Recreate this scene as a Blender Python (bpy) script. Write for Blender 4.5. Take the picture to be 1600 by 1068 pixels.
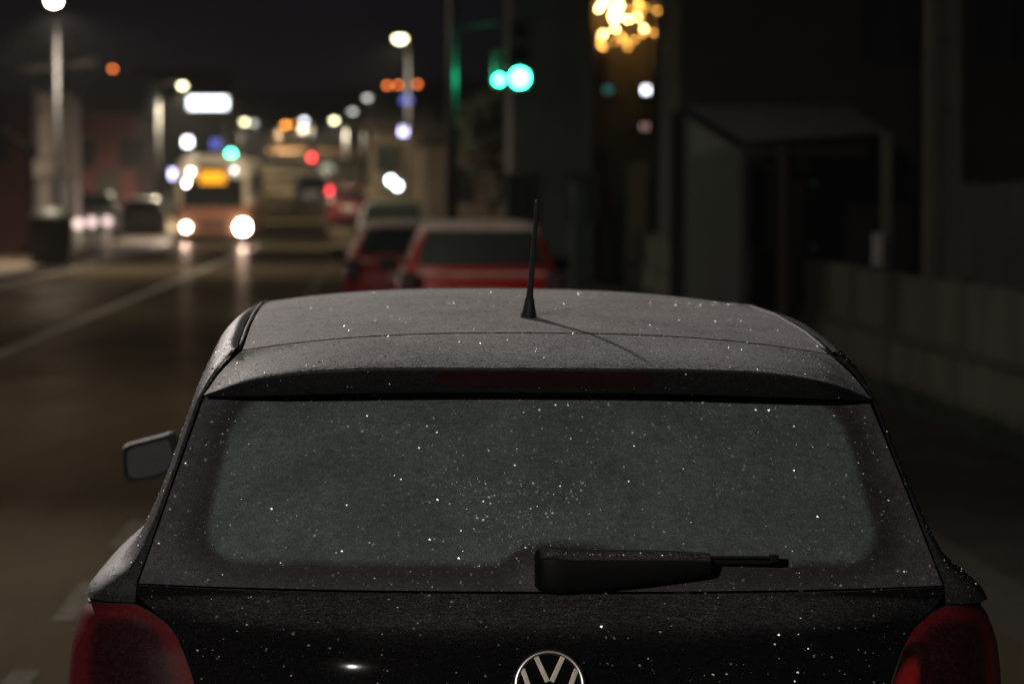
import bpy, bmesh, math, random
import numpy as np
from mathutils import Vector, Matrix
R = math.radians
PI = math.pi
random.seed(7)
for o in list(bpy.data.objects):
    bpy.data.objects.remove(o)
scene = bpy.context.scene
col = scene.collection

# ------------------------------------------------------------------ camera
CAM_H, FPX, YAW, PITCH = 1.66, 4667.0, 2.45, 2.83
cd = bpy.data.cameras.new('camera')
cam = bpy.data.objects.new('camera', cd)
col.objects.link(cam)
cam.location = (0, 0, CAM_H)
cam.rotation_euler = (R(90 - PITCH), 0, R(-YAW))
cd.sensor_width = 36
cd.lens = 36 * FPX / 1600
cd.clip_start = 0.1
cd.clip_end = 5000
cd.dof.use_dof = True
cd.dof.focus_distance = 5.17
cd.dof.aperture_fstop = 4.4
scene.camera = cam

# ------------------------------------------------------------------ night sky
w = bpy.data.worlds.new('World')
scene.world = w
w.use_nodes = True
nt = w.node_tree
nt.nodes.clear()
wo = nt.nodes.new('ShaderNodeOutputWorld')
bg = nt.nodes.new('ShaderNodeBackground')
tc = nt.nodes.new('ShaderNodeTexCoord')
sp = nt.nodes.new('ShaderNodeSeparateXYZ')
rp = nt.nodes.new('ShaderNodeValToRGB')
nt.links.new(tc.outputs['Generated'], sp.inputs[0])
nt.links.new(sp.outputs['Z'], rp.inputs[0])
rp.color_ramp.elements[0].position = 0.0
rp.color_ramp.elements[0].color = (0.0050, 0.0040, 0.0056, 1)
rp.color_ramp.elements[1].position = 0.12
rp.color_ramp.elements[1].color = (0.0040, 0.0036, 0.0048, 1)
nt.links.new(rp.outputs[0], bg.inputs['Color'])
bg.inputs['Strength'].default_value = 1.0
nt.links.new(bg.outputs[0], wo.inputs[0])

vs = scene.view_settings
vs.view_transform = 'Standard'
vs.look = 'None'
vs.exposure = 0
vs.gamma = 1
scene.cycles.use_denoising = True
scene.cycles.use_adaptive_sampling = False
scene.cycles.max_bounces = 6
scene.cycles.sample_clamp_indirect = 2.0

def lamp(kind, name, loc, power, colr, radius=0.1, target=None, angle=None, blend=0.5):
    """the light of a lamp; parented by its builder"""
    d = bpy.data.lights.new(name, kind)
    d.energy = power
    d.color = colr
    d.shadow_soft_size = radius
    o = bpy.data.objects.new(name, d)
    col.objects.link(o)
    o.location = loc
    if target is not None:
        o.rotation_euler = (Vector(target) - Vector(loc)).to_track_quat('-Z', 'Y').to_euler()
    if kind == 'SPOT':
        d.spot_size = R(angle or 60)
        d.spot_blend = blend
    return o

# ------------------------------------------------------------------ helpers
def spot(px, py, Y):
    """the real point at distance Y down the street for a direction seen in the photograph"""
    v = Vector(((px - 800) / FPX, -(py - 534) / FPX, -1))
    d = cam.rotation_euler.to_matrix() @ v
    return Vector((0, 0, CAM_H)) + d * (Y / d.y)

def gz(Y):                       # height of the ground down the street
    return 0.0 if Y < 100 else 0.035 * (Y - 100) if Y < 330 else 8.05 + 0.02 * (Y - 330)

def bend(Y):                     # the street bends to the left far away
    return 0.0 if Y < 100 else -3.2 * ((Y - 100) / 160.0) ** 2

def props(o, label=None, cat=None, group=None, kind=None):
    if label: o['label'] = label
    if cat: o['category'] = cat
    if group: o['group'] = group
    if kind: o['kind'] = kind
    return o

def thing(name, label, cat, loc=(0, 0, 0), rz=0, group=None):
    o = bpy.data.objects.new(name, None)
    col.objects.link(o)
    o.location = loc
    o.rotation_euler = (0, 0, rz)
    o.empty_display_size = 0.1
    return props(o, label, cat, group)

def mesh_obj(name, bm, mat, parent=None, smooth=False):
    me = bpy.data.meshes.new(name)
    bmesh.ops.recalc_face_normals(bm, faces=bm.faces)
    bm.to_mesh(me)
    bm.free()
    o = bpy.data.objects.new(name, me)
    col.objects.link(o)
    for m in (mat if isinstance(mat, (list, tuple)) else [mat]):
        me.materials.append(m)
    if smooth:
        me.polygons.foreach_set('use_smooth', [True] * len(me.polygons))
    if parent: o.parent = parent
    return o

def box(bm, c, s, rz=0, bev=0, rx=0, ry=0, mi=0):
    M = Matrix.Translation(c) @ Matrix.Rotation(rz, 4, 'Z') @ Matrix.Rotation(ry, 4, 'Y') @ Matrix.Rotation(rx, 4, 'X') @ Matrix.Diagonal((s[0], s[1], s[2], 1))
    r = bmesh.ops.create_cube(bm, size=1, matrix=M)
    fs = set(f for v in r['verts'] for f in v.link_faces)
    for f in fs: f.material_index = mi
    if bev:
        es = list(set(e for v in r['verts'] for e in v.link_edges))
        bmesh.ops.bevel(bm, geom=es, offset=bev, segments=2, affect='EDGES', profile=0.6)
    return bm

def cyl(bm, a, b, r1, r2=None, n=16, caps=True):
    a, b = Vector(a), Vector(b)
    r2 = r1 if r2 is None else r2
    d = b - a
    q = d.to_track_quat('Z', 'Y').to_matrix().to_4x4()
    bmesh.ops.create_cone(bm, cap_ends=caps, segments=n, radius1=r1, radius2=r2, depth=d.length,
                          matrix=Matrix.Translation((a + b) / 2) @ q)
    return bm

def path_tube(bm, pts, rads, n=12):
    pts = [Vector(p) for p in pts]
    rings = []
    for i, p in enumerate(pts):
        d = (pts[min(i + 1, len(pts) - 1)] - pts[max(i - 1, 0)]).normalized()
        q = d.to_track_quat('Z', 'Y').to_matrix()
        rings.append([bm.verts.new(p + q @ Vector((math.cos(2 * PI * k / n), math.sin(2 * PI * k / n), 0)) * rads[i]) for k in range(n)])
    for a, b in zip(rings, rings[1:]):
        for k in range(n):
            bm.faces.new((a[k], a[(k + 1) % n], b[(k + 1) % n], b[k]))
    bm.faces.new(rings[0][::-1]); bm.faces.new(rings[-1])
    return bm

def ball(bm, c, r, seg=16, sc=(1, 1, 1)):
    bmesh.ops.create_uvsphere(bm, u_segments=seg, v_segments=max(6, seg // 2), radius=r,
                              matrix=Matrix.Translation(c) @ Matrix.Diagonal((*sc, 1)))
    return bm

def crom(P, n):
    """Catmull-Rom through the rows of array P (k, ...) resampled at n points"""
    P = np.asarray(P, float)
    k = len(P)
    t = np.linspace(0, k - 1, n)
    out = []
    for x in t:
        i = min(int(x), k - 2); f = x - i
        p0 = P[i - 1] if i > 0 else 2 * P[0] - P[1]
        p3 = P[i + 2] if i + 2 < k else 2 * P[-1] - P[-2]
        p1, p2 = P[i], P[i + 1]
        out.append(0.5 * ((2 * p1) + (-p0 + p2) * f + (2 * p0 - 5 * p1 + 4 * p2 - p3) * f * f + (-p0 + 3 * p1 - 3 * p2 + p3) * f ** 3))
    return np.array(out)

def surf(rows, nu, nv):
    """rows: list of polylines with equal counts -> grid (nv, nu, 3)"""
    A = np.array([crom(r, nu) for r in rows])
    return crom(A, nv)

def linsurf(rows, nu):
    return np.array([crom(r, nu) for r in rows])

def grid_bm(bm, G, attr=None):
    nv, nu, _ = G.shape
    vs_ = [[bm.verts.new(G[j, i]) for i in range(nu)] for j in range(nv)]
    for j in range(nv - 1):
        for i in range(nu - 1):
            try: bm.faces.new((vs_[j][i], vs_[j][i + 1], vs_[j + 1][i + 1], vs_[j + 1][i]))
            except ValueError: pass
    return vs_

def mirror_half(G):
    """half grid whose first column sits on x = 0 -> full grid"""
    L = G[:, ::-1, :].copy(); L[:, :, 0] *= -1
    return np.concatenate([L[:, :-1], G], axis=1)

def flip(G):
    L = G.copy(); L[..., 0] *= -1
    return L

def set_attr(o, name, vals):
    a = o.data.attributes.new(name, 'FLOAT', 'POINT')
    a.data.foreach_set('value', np.asarray(vals, dtype=np.float32).ravel())

# ------------------------------------------------------------------ materials
def new_mat(name):
    m = bpy.data.materials.new(name)
    m.use_nodes = True
    n = m.node_tree
    return m, n, n.nodes['Principled BSDF']

def N(n, t, **k):
    x = n.nodes.new(t)
    for a, b in k.items():
        if a in ('operation', 'blend_type', 'data_type', 'attribute_name', 'interpolation_type', 'feature', 'noise_dimensions'): setattr(x, a, b)
        else: x.inputs[a].default_value = b
    return x

def math_(n, op, a, b=None, c=None, clamp=False):
    x = n.nodes.new('ShaderNodeMath'); x.operation = op; x.use_clamp = clamp
    for i, v in enumerate((a, b, c)):
        if v is None: continue
        if isinstance(v, (int, float)): x.inputs[i].default_value = v
        else: n.links.new(v, x.inputs[i])
    return x.outputs[0]

def mapr(n, v, a, b, c=0, d=1):
    x = n.nodes.new('ShaderNodeMapRange'); x.interpolation_type = 'SMOOTHSTEP'
    n.links.new(v, x.inputs[0])
    for i, q in enumerate((a, b, c, d)): x.inputs[i + 1].default_value = q
    return x.outputs[0]

def mixc(n, f, a, b):
    x = n.nodes.new('ShaderNodeMix'); x.data_type = 'RGBA'
    if isinstance(f, (int, float)): x.inputs[0].default_value = f
    else: n.links.new(f, x.inputs[0])
    for i, v in ((6, a), (7, b)):
        if isinstance(v, tuple): x.inputs[i].default_value = (*v, 1) if len(v) == 3 else v
        else: n.links.new(v, x.inputs[i])
    return x.outputs[2]

def noise(n, scale, detail=4, rough=0.6, vec=None, stretch=None):
    x = n.nodes.new('ShaderNodeTexNoise')
    x.inputs['Scale'].default_value = scale; x.inputs['Detail'].default_value = detail; x.inputs['Roughness'].default_value = rough
    t = n.nodes.new('ShaderNodeTexCoord')
    src = t.outputs['Object']
    if stretch:
        mp = n.nodes.new('ShaderNodeMapping'); mp.inputs['Scale'].default_value = stretch
        n.links.new(src, mp.inputs[0]); src = mp.outputs[0]
    n.links.new(src, x.inputs[0])
    return x.outputs[0]

def plain(name, c, rough=0.6, metal=0, var=0.25, scale=3, spec=0.5, stretch=None, bump=0):
    m, n, b = new_mat(name)
    f = noise(n, scale, 5, 0.6, stretch=stretch)
    f = mapr(n, f, 0.3, 0.7)
    n.links.new(mixc(n, f, tuple(x * (1 - var) for x in c), tuple(min(1, x * (1 + var)) for x in c)), b.inputs['Base Color'])
    b.inputs['Roughness'].default_value = rough
    b.inputs['Metallic'].default_value = metal
    b.inputs['Specular IOR Level'].default_value = spec
    if bump:
        bp = n.nodes.new('ShaderNodeBump'); bp.inputs['Strength'].default_value = bump; bp.inputs['Distance'].default_value = 0.02
        n.links.new(noise(n, scale * 8, 5), bp.inputs['Height']); n.links.new(bp.outputs[0], b.inputs['Normal'])
    return m

def emit(name, c, s, sample=False):
    m, n, b = new_mat(name)
    b.inputs['Base Color'].default_value = (*[x * 0.3 for x in c], 1)
    b.inputs['Emission Color'].default_value = (*c, 1)
    b.inputs['Emission Strength'].default_value = s
    if not sample: m.cycles.emission_sampling = 'NONE'
    return m

def frosted(name, base, frost, up=(0.1, 0.8), amt=(0.1, 1.0), rough=0.3, coat=0.0, grain=300, spec=0.5, bump=0.35):
    """paint under hoar frost: frost lies thickest on what faces the sky"""
    m, n, b = new_mat(name)
    g = n.nodes.new('ShaderNodeNewGeometry')
    s = n.nodes.new('ShaderNodeSeparateXYZ'); n.links.new(g.outputs['Normal'], s.inputs[0])
    upz = mapr(n, s.outputs['Z'], up[0], up[1], amt[0], amt[1])
    n1 = mapr(n, noise(n, grain, 3, 0.7), 0.36, 0.64, 0.3, 1.45)
    n2 = mapr(n, noise(n, 70, 4, 0.7, stretch=(0.6, 3, 3)), 0.3, 0.7, 0.5, 1.3)
    n3 = mapr(n, noise(n, 5, 3, 0.5), 0.3, 0.7, 0.8, 1.15)
    f = math_(n, 'MULTIPLY', math_(n, 'MULTIPLY', upz, n1), math_(n, 'MULTIPLY', n2, n3), clamp=True)
    n.links.new(mixc(n, f, base, frost), b.inputs['Base Color'])
    n.links.new(mapr(n, f, 0, 0.6, rough, 0.8), b.inputs['Roughness'])
    b.inputs['Coat Weight'].default_value = coat
    b.inputs['Specular IOR Level'].default_value = spec
    bp = n.nodes.new('ShaderNodeBump'); bp.inputs['Strength'].default_value = bump; bp.inputs['Distance'].default_value = 0.001
    n.links.new(n1, bp.inputs['Height']); n.links.new(bp.outputs[0], b.inputs['Normal'])
    return m

M = {}
M['paint'] = frosted('frosted_black_paint', (0.008, 0.0075, 0.0085), (0.54, 0.525, 0.515), up=(0.3, 0.85), amt=(0.022, 0.95), rough=0.4, spec=0.15, bump=0.2)
M['paint_gate'] = frosted('thinly_frosted_black_paint', (0.004, 0.0038, 0.0042), (0.16, 0.15, 0.15), up=(0.3, 0.8), amt=(0.035, 0.4), rough=0.07, spec=0.03, bump=0)
M['paint_side'] = frosted('frosted_black_side_paint', (0.008, 0.0075, 0.008), (0.22, 0.205, 0.20), up=(0.0, 0.8), amt=(0.12, 0.24), rough=0.45, spec=0.12, bump=0.2)
M['rubber'] = plain('black_rubber', (0.012, 0.012, 0.012), 0.7, var=0.3, scale=40)
M['wiper'] = frosted('frosted_black_plastic', (0.004, 0.004, 0.004), (0.2, 0.18, 0.185), up=(0.45, 0.95), amt=(0.0, 0.6), rough=0.6, spec=0.15, bump=0.1)
M['tyre'] = plain('tyre_rubber', (0.02, 0.02, 0.02), 0.85, var=0.3, scale=30)
M['rim'] = plain('rim_metal', (0.3, 0.3, 0.31), 0.35, 0.9, var=0.15, scale=10)
M['chrome'] = plain('chrome', (0.8, 0.78, 0.75), 0.3, 1.0, var=0.08, scale=60)
M['chrome_letters'] = plain('satin_chrome', (0.5, 0.45, 0.38), 0.48, 1.0, var=0.15, scale=60)
M['badge_back'] = plain('badge_black_backing', (0.006, 0.006, 0.008), 0.12, 0, var=0.2, scale=20)
M['dark_glass'] = plain('dark_window_glass', (0.012, 0.014, 0.014), 0.08, 0, var=0.2, scale=6)
M['brake'] = plain('unlit_red_brake_lens', (0.024, 0.003, 0.004), 0.4, 0, var=0.25, scale=30)

# rear glass: frosted clear field inside a ceramic border
m, n, b = new_mat('frosted_rear_glass')
at = n.nodes.new('ShaderNodeAttribute'); at.attribute_name = 'border'
bd = mapr(n, at.outputs['Fac'], -0.010, 0.010)      # 0 clear field, 1 ceramic border
g1 = mapr(n, noise(n, 330, 3, 0.7), 0.35, 0.68, 0.5, 1.3)
g2 = mapr(n, noise(n, 55, 4, 0.6, stretch=(1, 2, 2)), 0.3, 0.7, 0.72, 1.18)
g3 = mapr(n, noise(n, 9, 4, 0.6), 0.3, 0.7, 0.78, 1.2)
gg = math_(n, 'MULTIPLY', math_(n, 'MULTIPLY', g1, g2), g3)
gs = math_(n, 'MULTIPLY', gg, 0.55, clamp=True)
# sparse thicker frost flecks
fl = mapr(n, noise(n, 140, 2, 0.5), 0.66, 0.74)
clear_c = mixc(n, gs, (0.028, 0.038, 0.036), (0.20, 0.245, 0.23))
gb = math_(n, 'MULTIPLY', gs, mapr(n, at.outputs['Fac'], 0.015, 0.07, 0.55, 1.45), clamp=True)
bord_c = mixc(n, gb, (0.014, 0.011, 0.013), (0.125, 0.108, 0.113))
cc = mixc(n, bd, clear_c, bord_c)
cc = mixc(n, math_(n, 'MULTIPLY', fl, 0.3), cc, (0.4, 0.42, 0.42))
n.links.new(cc, b.inputs['Base Color'])
b.inputs['Roughness'].default_value = 0.62
b.inputs['Specular IOR Level'].default_value = 0.3
bp = n.nodes.new('ShaderNodeBump'); bp.inputs['Strength'].default_value = 0.4; bp.inputs['Distance'].default_value = 0.0008
n.links.new(g1, bp.inputs['Height']); n.links.new(bp.outputs[0], b.inputs['Normal'])
M['rear_glass'] = m

# tail lamp lens
m, n, b = new_mat('frosted_tail_lamp_lens')
at = n.nodes.new('ShaderNodeAttribute'); at.attribute_name = 'zone'
c1 = mixc(n, mapr(n, at.outputs['Fac'], 0.15, 0.8), (0.12, 0.006, 0.009), (0.018, 0.002, 0.003))
c1 = mixc(n, mapr(n, at.outputs['Fac'], 1.35, 1.55), c1, (0.34, 0.010, 0.010))
f1 = mapr(n, noise(n, 420, 3, 0.7), 0.4, 0.7, 0.0, 0.09)
f2 = mapr(n, noise(n, 90, 2, 0.6), 0.4, 0.7, 0.3, 1.0)
c1 = mixc(n, math_(n, 'MULTIPLY', f1, f2), c1, (0.4, 0.33, 0.34))
n.links.new(c1, b.inputs['Base Color'])
b.inputs['Roughness'].default_value = 0.42
b.inputs['Specular IOR Level'].default_value = 0.2
M['tail_lens'] = m

# frost crystals: clear white facets
m, n, b = new_mat('frost_crystals')
b.inputs['Base Color'].default_value = (0.93, 0.95, 0.97, 1)
b.inputs['Metallic'].default_value = 0.8
b.inputs['Roughness'].default_value = 0.4
M['crystal'] = m

# asphalt
m, n, b = new_mat('worn_asphalt')
a1 = mapr(n, noise(n, 1.1, 6, 0.65, stretch=(1, 0.25, 1)), 0.3, 0.7)
a2 = mapr(n, noise(n, 45, 4, 0.7), 0.35, 0.65)
c = mixc(n, a1, (0.043, 0.034, 0.021), (0.055, 0.044, 0.028))
c = mixc(n, math_(n, 'MULTIPLY', a2, 0.35), c, (0.085, 0.067, 0.042))
bp = n.nodes.new('ShaderNodeBump'); bp.inputs['Strength'].default_value = 0.4; bp.inputs['Distance'].default_value = 0.005
n.links.new(a2, bp.inputs['Height'])
df = n.nodes.new('ShaderNodeBsdfDiffuse'); gl = n.nodes.new('ShaderNodeBsdfGlossy'); mx = n.nodes.new('ShaderNodeMixShader')
n.links.new(c, df.inputs['Color']); n.links.new(bp.outputs[0], df.inputs['Normal'])
gl.inputs['Roughness'].default_value = 0.31; gl.inputs['Color'].default_value = (.9, .8, .72, 1)
n.links.new(mapr(n, a1, 0, 1, 0.005, 0.014), mx.inputs[0])
n.links.new(df.outputs[0], mx.inputs[1]); n.links.new(gl.outputs[0], mx.inputs[2])
n.links.new(mx.outputs[0], n.nodes['Material Output'].inputs['Surface']); n.nodes.remove(b)
M['asphalt'] = m
M['paving'] = plain('pavement_concrete', (0.14, 0.11, 0.08), 0.9, spec=0.1, var=0.2, scale=2, bump=0.3)
M['paving_dark'] = plain('worn_dark_paving', (0.018, 0.0145, 0.010), 0.95, var=0.3, scale=1.5, spec=0.05, bump=0.3)
M['kerb'] = plain('kerb_stone', (0.022, 0.018, 0.013), 0.9, spec=0.1, var=0.2, scale=6)
M['line'] = plain('worn_road_paint', (0.17, 0.16, 0.13), 0.9, spec=0.1, var=0.3, scale=7)
M['earth'] = plain('dark_earth', (0.05, 0.05, 0.035), 0.95, var=0.35, scale=0.4)
M['grass'] = plain('night_grass', (0.018, 0.03, 0.012), 0.9, var=0.4, scale=8)
M['wall'] = plain('stained_concrete_wall', (0.045, 0.038, 0.028), 0.9, var=0.4, scale=1.6, stretch=(1, 1, 0.25), bump=0.3)
M['wood'] = plain('weathered_wood', (0.025, 0.020, 0.015), 0.85, var=0.35, scale=5, stretch=(6, 6, 0.5))
M['concrete'] = plain('pole_concrete', (0.065, 0.056, 0.042), 0.85, var=0.25, scale=3, stretch=(2, 2, 0.4), bump=0.3)
M['corrugated'] = plain('rusty_corrugated_sheet', (0.06, 0.04, 0.034), 0.6, 0.2, var=0.35, scale=2)
M['render_dark'] = plain('dark_house_render', (0.022, 0.019, 0.016), 0.9, var=0.3, scale=1)
M['render_yellow'] = plain('ochre_house_render', (0.07, 0.052, 0.022), 0.9, var=0.2, scale=1)
M['render_grey'] = plain('grey_house_render', (0.06, 0.057, 0.054), 0.9, var=0.25, scale=0.8)
M['render_brown'] = plain('brown_house_render', (0.12, 0.09, 0.06), 0.9, var=0.25, scale=0.8)
M['render_red'] = plain('dark_red_wall', (0.06, 0.011, 0.010), 0.8, var=0.2, scale=1)
M['cream'] = plain('cream_plaster', (0.16, 0.135, 0.11), 0.85, var=0.15, scale=1.5)
M['roof'] = plain('dark_roof_tile', (0.06, 0.045, 0.04), 0.85, var=0.3, scale=3)
M['metal'] = plain('galvanised_metal', (0.14, 0.13, 0.12), 0.6, 0.2, var=0.2, scale=6)
M['dark_metal'] = plain('dark_painted_metal', (0.04, 0.04, 0.042), 0.5, 0.2, var=0.25, scale=8)
M['green_metal'] = plain('green_painted_rail', (0.05, 0.13, 0.10), 0.5, 0.1, var=0.2, scale=8)
M['signal'] = plain('signal_housing', (0.03, 0.035, 0.03), 0.5, var=0.2, scale=9)
M['white_box'] = plain('white_meter_box', (0.25, 0.23, 0.23), 0.5, var=0.1, scale=9)
M['pane'] = plain('night_window_pane', (0.015, 0.016, 0.018), 0.1, var=0.2, scale=3)
M['plate'] = plain('pale_number_plate', (0.45, 0.45, 0.43), 0.5, var=0.1, scale=9)
M['bark'] = plain('tree_bark', (0.07, 0.055, 0.04), 0.9, var=0.3, scale=6)
M['leaf'] = plain('dark_leaves', (0.055, 0.055, 0.03), 0.8, var=0.5, scale=2)
M['bin'] = plain('bin_plastic', (0.015, 0.016, 0.016), 0.55, var=0.3, scale=5)
M['bin_lid'] = plain('green_bin_lid', (0.012, 0.015, 0.006), 0.55, var=0.2, scale=5)

# ------------------------------------------------------------------ ground, street
def strip(name, x0, x1, ys, z0, mat, dz=0.0, kind='structure', nx=1):
    bm = bmesh.new()
    prev = None
    for Y in ys:
        row = [bm.verts.new((x0 + (x1 - x0) * i / nx + bend(Y), Y, gz(Y) + z0)) for i in range(nx + 1)]
        if prev:
            for i in range(nx):
                bm.faces.new((prev[i], prev[i + 1], row[i + 1], row[i]))
        prev = row
    o = mesh_obj(name, bm, mat, smooth=True)
    props(o, kind=kind)
    return o

YS = [-30, 0, 30, 60, 90, 100, 110, 120, 135, 150, 165, 180, 200, 220, 240, 260, 280, 300, 330]
# one ground sheet to the horizon, rising with the street and into a low hill
bm = bmesh.new()
gx = [-1500, -700, -300, -120, -60, -30, -12, 0, 12, 30, 60, 120, 300, 700, 1500]
gy = [-300, -60] + YS[1:] + [380, 430, 500, 600, 700, 800, 950, 1200, 2500]
def hill(x, y):
    h = gz(y) if y < 330 else 8.05
    if y > 330:
        t = min(1, (y - 330) / 420.0)
        h += (15 + 5 * math.sin(x * 0.008 + 1.2) + 3 * math.sin(x * 0.021)) * t * t * (3 - 2 * t)
    return h
vv = [[bm.verts.new((x, y, hill(x, y) - 0.02)) for x in gx] for y in gy]
for j in range(len(gy) - 1):
    for i in range(len(gx) - 1):
        bm.faces.new((vv[j][i], vv[j][i + 1], vv[j + 1][i + 1], vv[j + 1][i]))
props(mesh_obj('ground', bm, M['earth'], smooth=True), kind='structure')
strip('road', -7.15, 2.35, YS, 0.0, M['asphalt'])

def slab(name, x0, x1, y0, y1, h, mat):
    """raised pavement with a real kerb face"""
    ys = [y0] + [y for y in YS if y0 < y < y1] + [y1]
    bm = bmesh.new(); prev = None
    for Y in ys:
        b_ = bend(Y); z = gz(Y)
        row = [bm.verts.new(p) for p in ((x0 + b_, Y, z - 0.1), (x0 + b_, Y, z + h), (x1 + b_, Y, z + h), (x1 + b_, Y, z - 0.1))]
        if prev:
            for i in range(3): bm.faces.new((prev[i], prev[i + 1], row[i + 1], row[i]))
        else: bm.faces.new(row)
        prev = row
    bm.faces.new(prev[::-1])
    return props(mesh_obj(name, bm, mat), kind='structure')
slab('kerb', -7.3, -7.15, -30, 300, 0.125, M['kerb'])
slab('pavement', -10.2, -7.3, -30, 300, 0.12, M['paving'])
slab('kerb', 2.35, 2.5, -30, 300, 0.125, M['kerb'])
slab('pavement', 2.5, 3.7, -30, 300, 0.12, M['paving_dark'])
# grass verge along the foot of the wall: blades
bm = bmesh.new()
rg = random.Random(3)
for k in range(15000):
    y = 12 + 40 * rg.random() ** 1.5; x = 3.72 + rg.random() * 0.7
    h = 0.04 + 0.09 * rg.random(); a = rg.random() * PI; dx, dy = math.cos(a) * 0.006, math.sin(a) * 0.006
    v = [bm.verts.new((x - dx, y - dy, -0.02)), bm.verts.new((x + dx, y + dy, -0.02)), bm.verts.new((x + rg.uniform(-.04, .04), y + rg.uniform(-.04, .04), h))]
    bm.faces.new(v)
props(mesh_obj('grass', bm, M['grass']), 'dark green grass along the foot of the concrete wall', 'grass', kind='stuff')

M['line_worn'] = plain('almost_worn_off_road_paint', (0.062, 0.054, 0.036), 0.9, spec=0.05, var=0.4, scale=9)
def marking(name, pts_rects, mat='line'):
    bm = bmesh.new()
    for (x0, x1, y0, y1) in pts_rects:
        ys = [y0] + [y for y in YS if y0 < y < y1] + [y1]
        for a, b_ in zip(ys, ys[1:]):
            bm.faces.new([bm.verts.new(p) for p in ((x0 + bend(a), a, gz(a) + 0.004), (x1 + bend(a), a, gz(a) + 0.004), (x1 + bend(b_), b_, gz(b_) + 0.004), (x0 + bend(b_), b_, gz(b_) + 0.004))])
    return props(mesh_obj(name, bm, M[mat]), kind='structure')
marking('centre_line_marking', [(-4.06, -3.92, -10, 96)])
marking('parking_line_marking', [(-1.30, -1.20, y, y + 1.2) for y in (7.0, 9.2, 11.6, 14.0)] + [(-1.30, -1.20, y, y + 2.5) for y in range(18, 80, 5)], 'line_worn')
marking('edge_line_marking', [(-6.98, -6.86, -10, 92)])

# ------------------------------------------------------------------ the black hatchback in front
CAR_X, CAR_Y = 0.267, 4.95
car = thing('parked_car', 'black frosted hatchback seen close from behind, filling the lower half of the picture', 'car', (CAR_X, CAR_Y, 0))
car.rotation_euler = (0, R(0.5), R(0.3))

def row(xe, y0, ye, z0, ze, py=2.5, pz=2.5, n=9):
    return [(xe * t, y0 + (ye - y0) * t ** py, z0 + (ze - z0) * t ** pz) for t in np.linspace(0, 1, n)]

ZC = [(0.47, 1.409), (0.8, 1.430), (1.2, 1.444), (1.6, 1.448), (2.0, 1.44), (2.45, 1.41)]
def zc(y): return float(np.interp(y, [p[0] for p in ZC], [p[1] for p in ZC]))
ZD = [(0.47, 1.374), (0.8, 1.398), (1.2, 1.413), (1.6, 1.416), (2.0, 1.406), (2.45, 1.377)]
def zd(y): return float(np.interp(y, [p[0] for p in ZD], [p[1] for p in ZD]))
# roof panel
rows = [row(0.533, y, y, zc(y), zd(y), 2.5, 2.6) for y, _ in ZC]
Groof = mirror_half(surf(rows, 40, 60))
bm = bmesh.new(); grid_bm(bm, Groof)
roof = mesh_obj('roof_panel', bm, M['paint'], car, True)
# spoiler
rows = [row(0.533, 0.463, 0.462, 1.402, 1.368, 2.5, 2.6), row(0.534, 0.459, 0.458, 1.4075, 1.3725, 2.5, 2.6), row(0.551, 0.39, 0.437, 1.398, 1.357, 3, 3.2),
        row(0.573, 0.29, 0.40, 1.381, 1.333, 4.0, 4.2), row(0.590, 0.235, 0.375, 1.366, 1.308, 5, 5), row(0.597, 0.222, 0.366, 1.357, 1.299, 5, 5),
        row(0.598, 0.226, 0.368, 1.345, 1.297, 5, 4.5), row(0.598, 0.245, 0.372, 1.318, 1.295, 5, 3.0), row(0.596, 0.262, 0.38, 1.314, 1.2945, 4, 3),
        row(0.594, 0.345, 0.402, 1.318, 1.2945, 3, 3)]
Gsp = mirror_half(surf(rows, 60, 80))
bm = bmesh.new(); grid_bm(bm, Gsp)
mesh_obj('spoiler', bm, M['paint'], car, True)
# third brake light in the lip
def lipface(x, z):
    t = abs(x) / 0.598
    a = np.interp(z, [1.318, 1.345, 1.357], [0.245, 0.226, 0.222])
    return a + (0.37 - a) * t ** 5
bm = bmesh.new(); rows = []
for z in np.linspace(1.324, 1.352, 6):
    hw = 0.19 - 0.012 * (abs(z - 1.338) / 0.014) ** 3
    rows.append([(x, lipface(x, z) - 0.003, z) for x in np.linspace(-hw, hw, 30)])
grid_bm(bm, np.array(rows))
mesh_obj('brake_light', bm, M['brake'], car, True)
# rear window
rows = []
for v in np.linspace(0, 1, 7):
    bulge = 0.018 * 4 * v * (1 - v)
    rows.append(row(0.597 + (0.699 - 0.597) * v, 0.345 + (0.103 - 0.345) * v - bulge, 0.402 + (0.205 - 0.402) * v - bulge * 0.7,
                    1.322 + (0.985 - 1.322) * v, 1.296 + (0.984 - 1.296) * v, 2.6, 3.0))
Hgl = surf(rows, 100, 110)
Ggl = mirror_half(Hgl)
bm = bmesh.new(); grid_bm(bm, Ggl)
glass = mesh_obj('rear_window', bm, M['rear_glass'], car, True)
X, Z = Ggl[..., 0], Ggl[..., 2]
def border(x, z):
    """signed distance to the clear field (negative inside)"""
    hw = np.interp(z, [1.0, 1.05, 1.28], [0.583, 0.588, 0.538])
    top = 1.312 - 0.02 * (np.abs(x) / 0.6) ** 2
    bot = np.full_like(x, 1.028) + 0.0 * x
    hump = 0.036 / (1 + np.exp(-(x + 0.058) / 0.011)) * 1 / (1 + np.exp((x - 0.13) / 0.02))
    bot = bot + hump
    rr = 0.06
    cx, cz, hh = np.abs(x), z - (top + bot) / 2, (top - bot) / 2
    qx, qz = cx - hw + rr, np.abs(cz) - hh + rr
    return np.sqrt(np.maximum(qx, 0) ** 2 + np.maximum(qz, 0) ** 2) + np.minimum(np.maximum(qx, qz), 0) - rr
set_attr(glass, 'border', border(X, Z))
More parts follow.
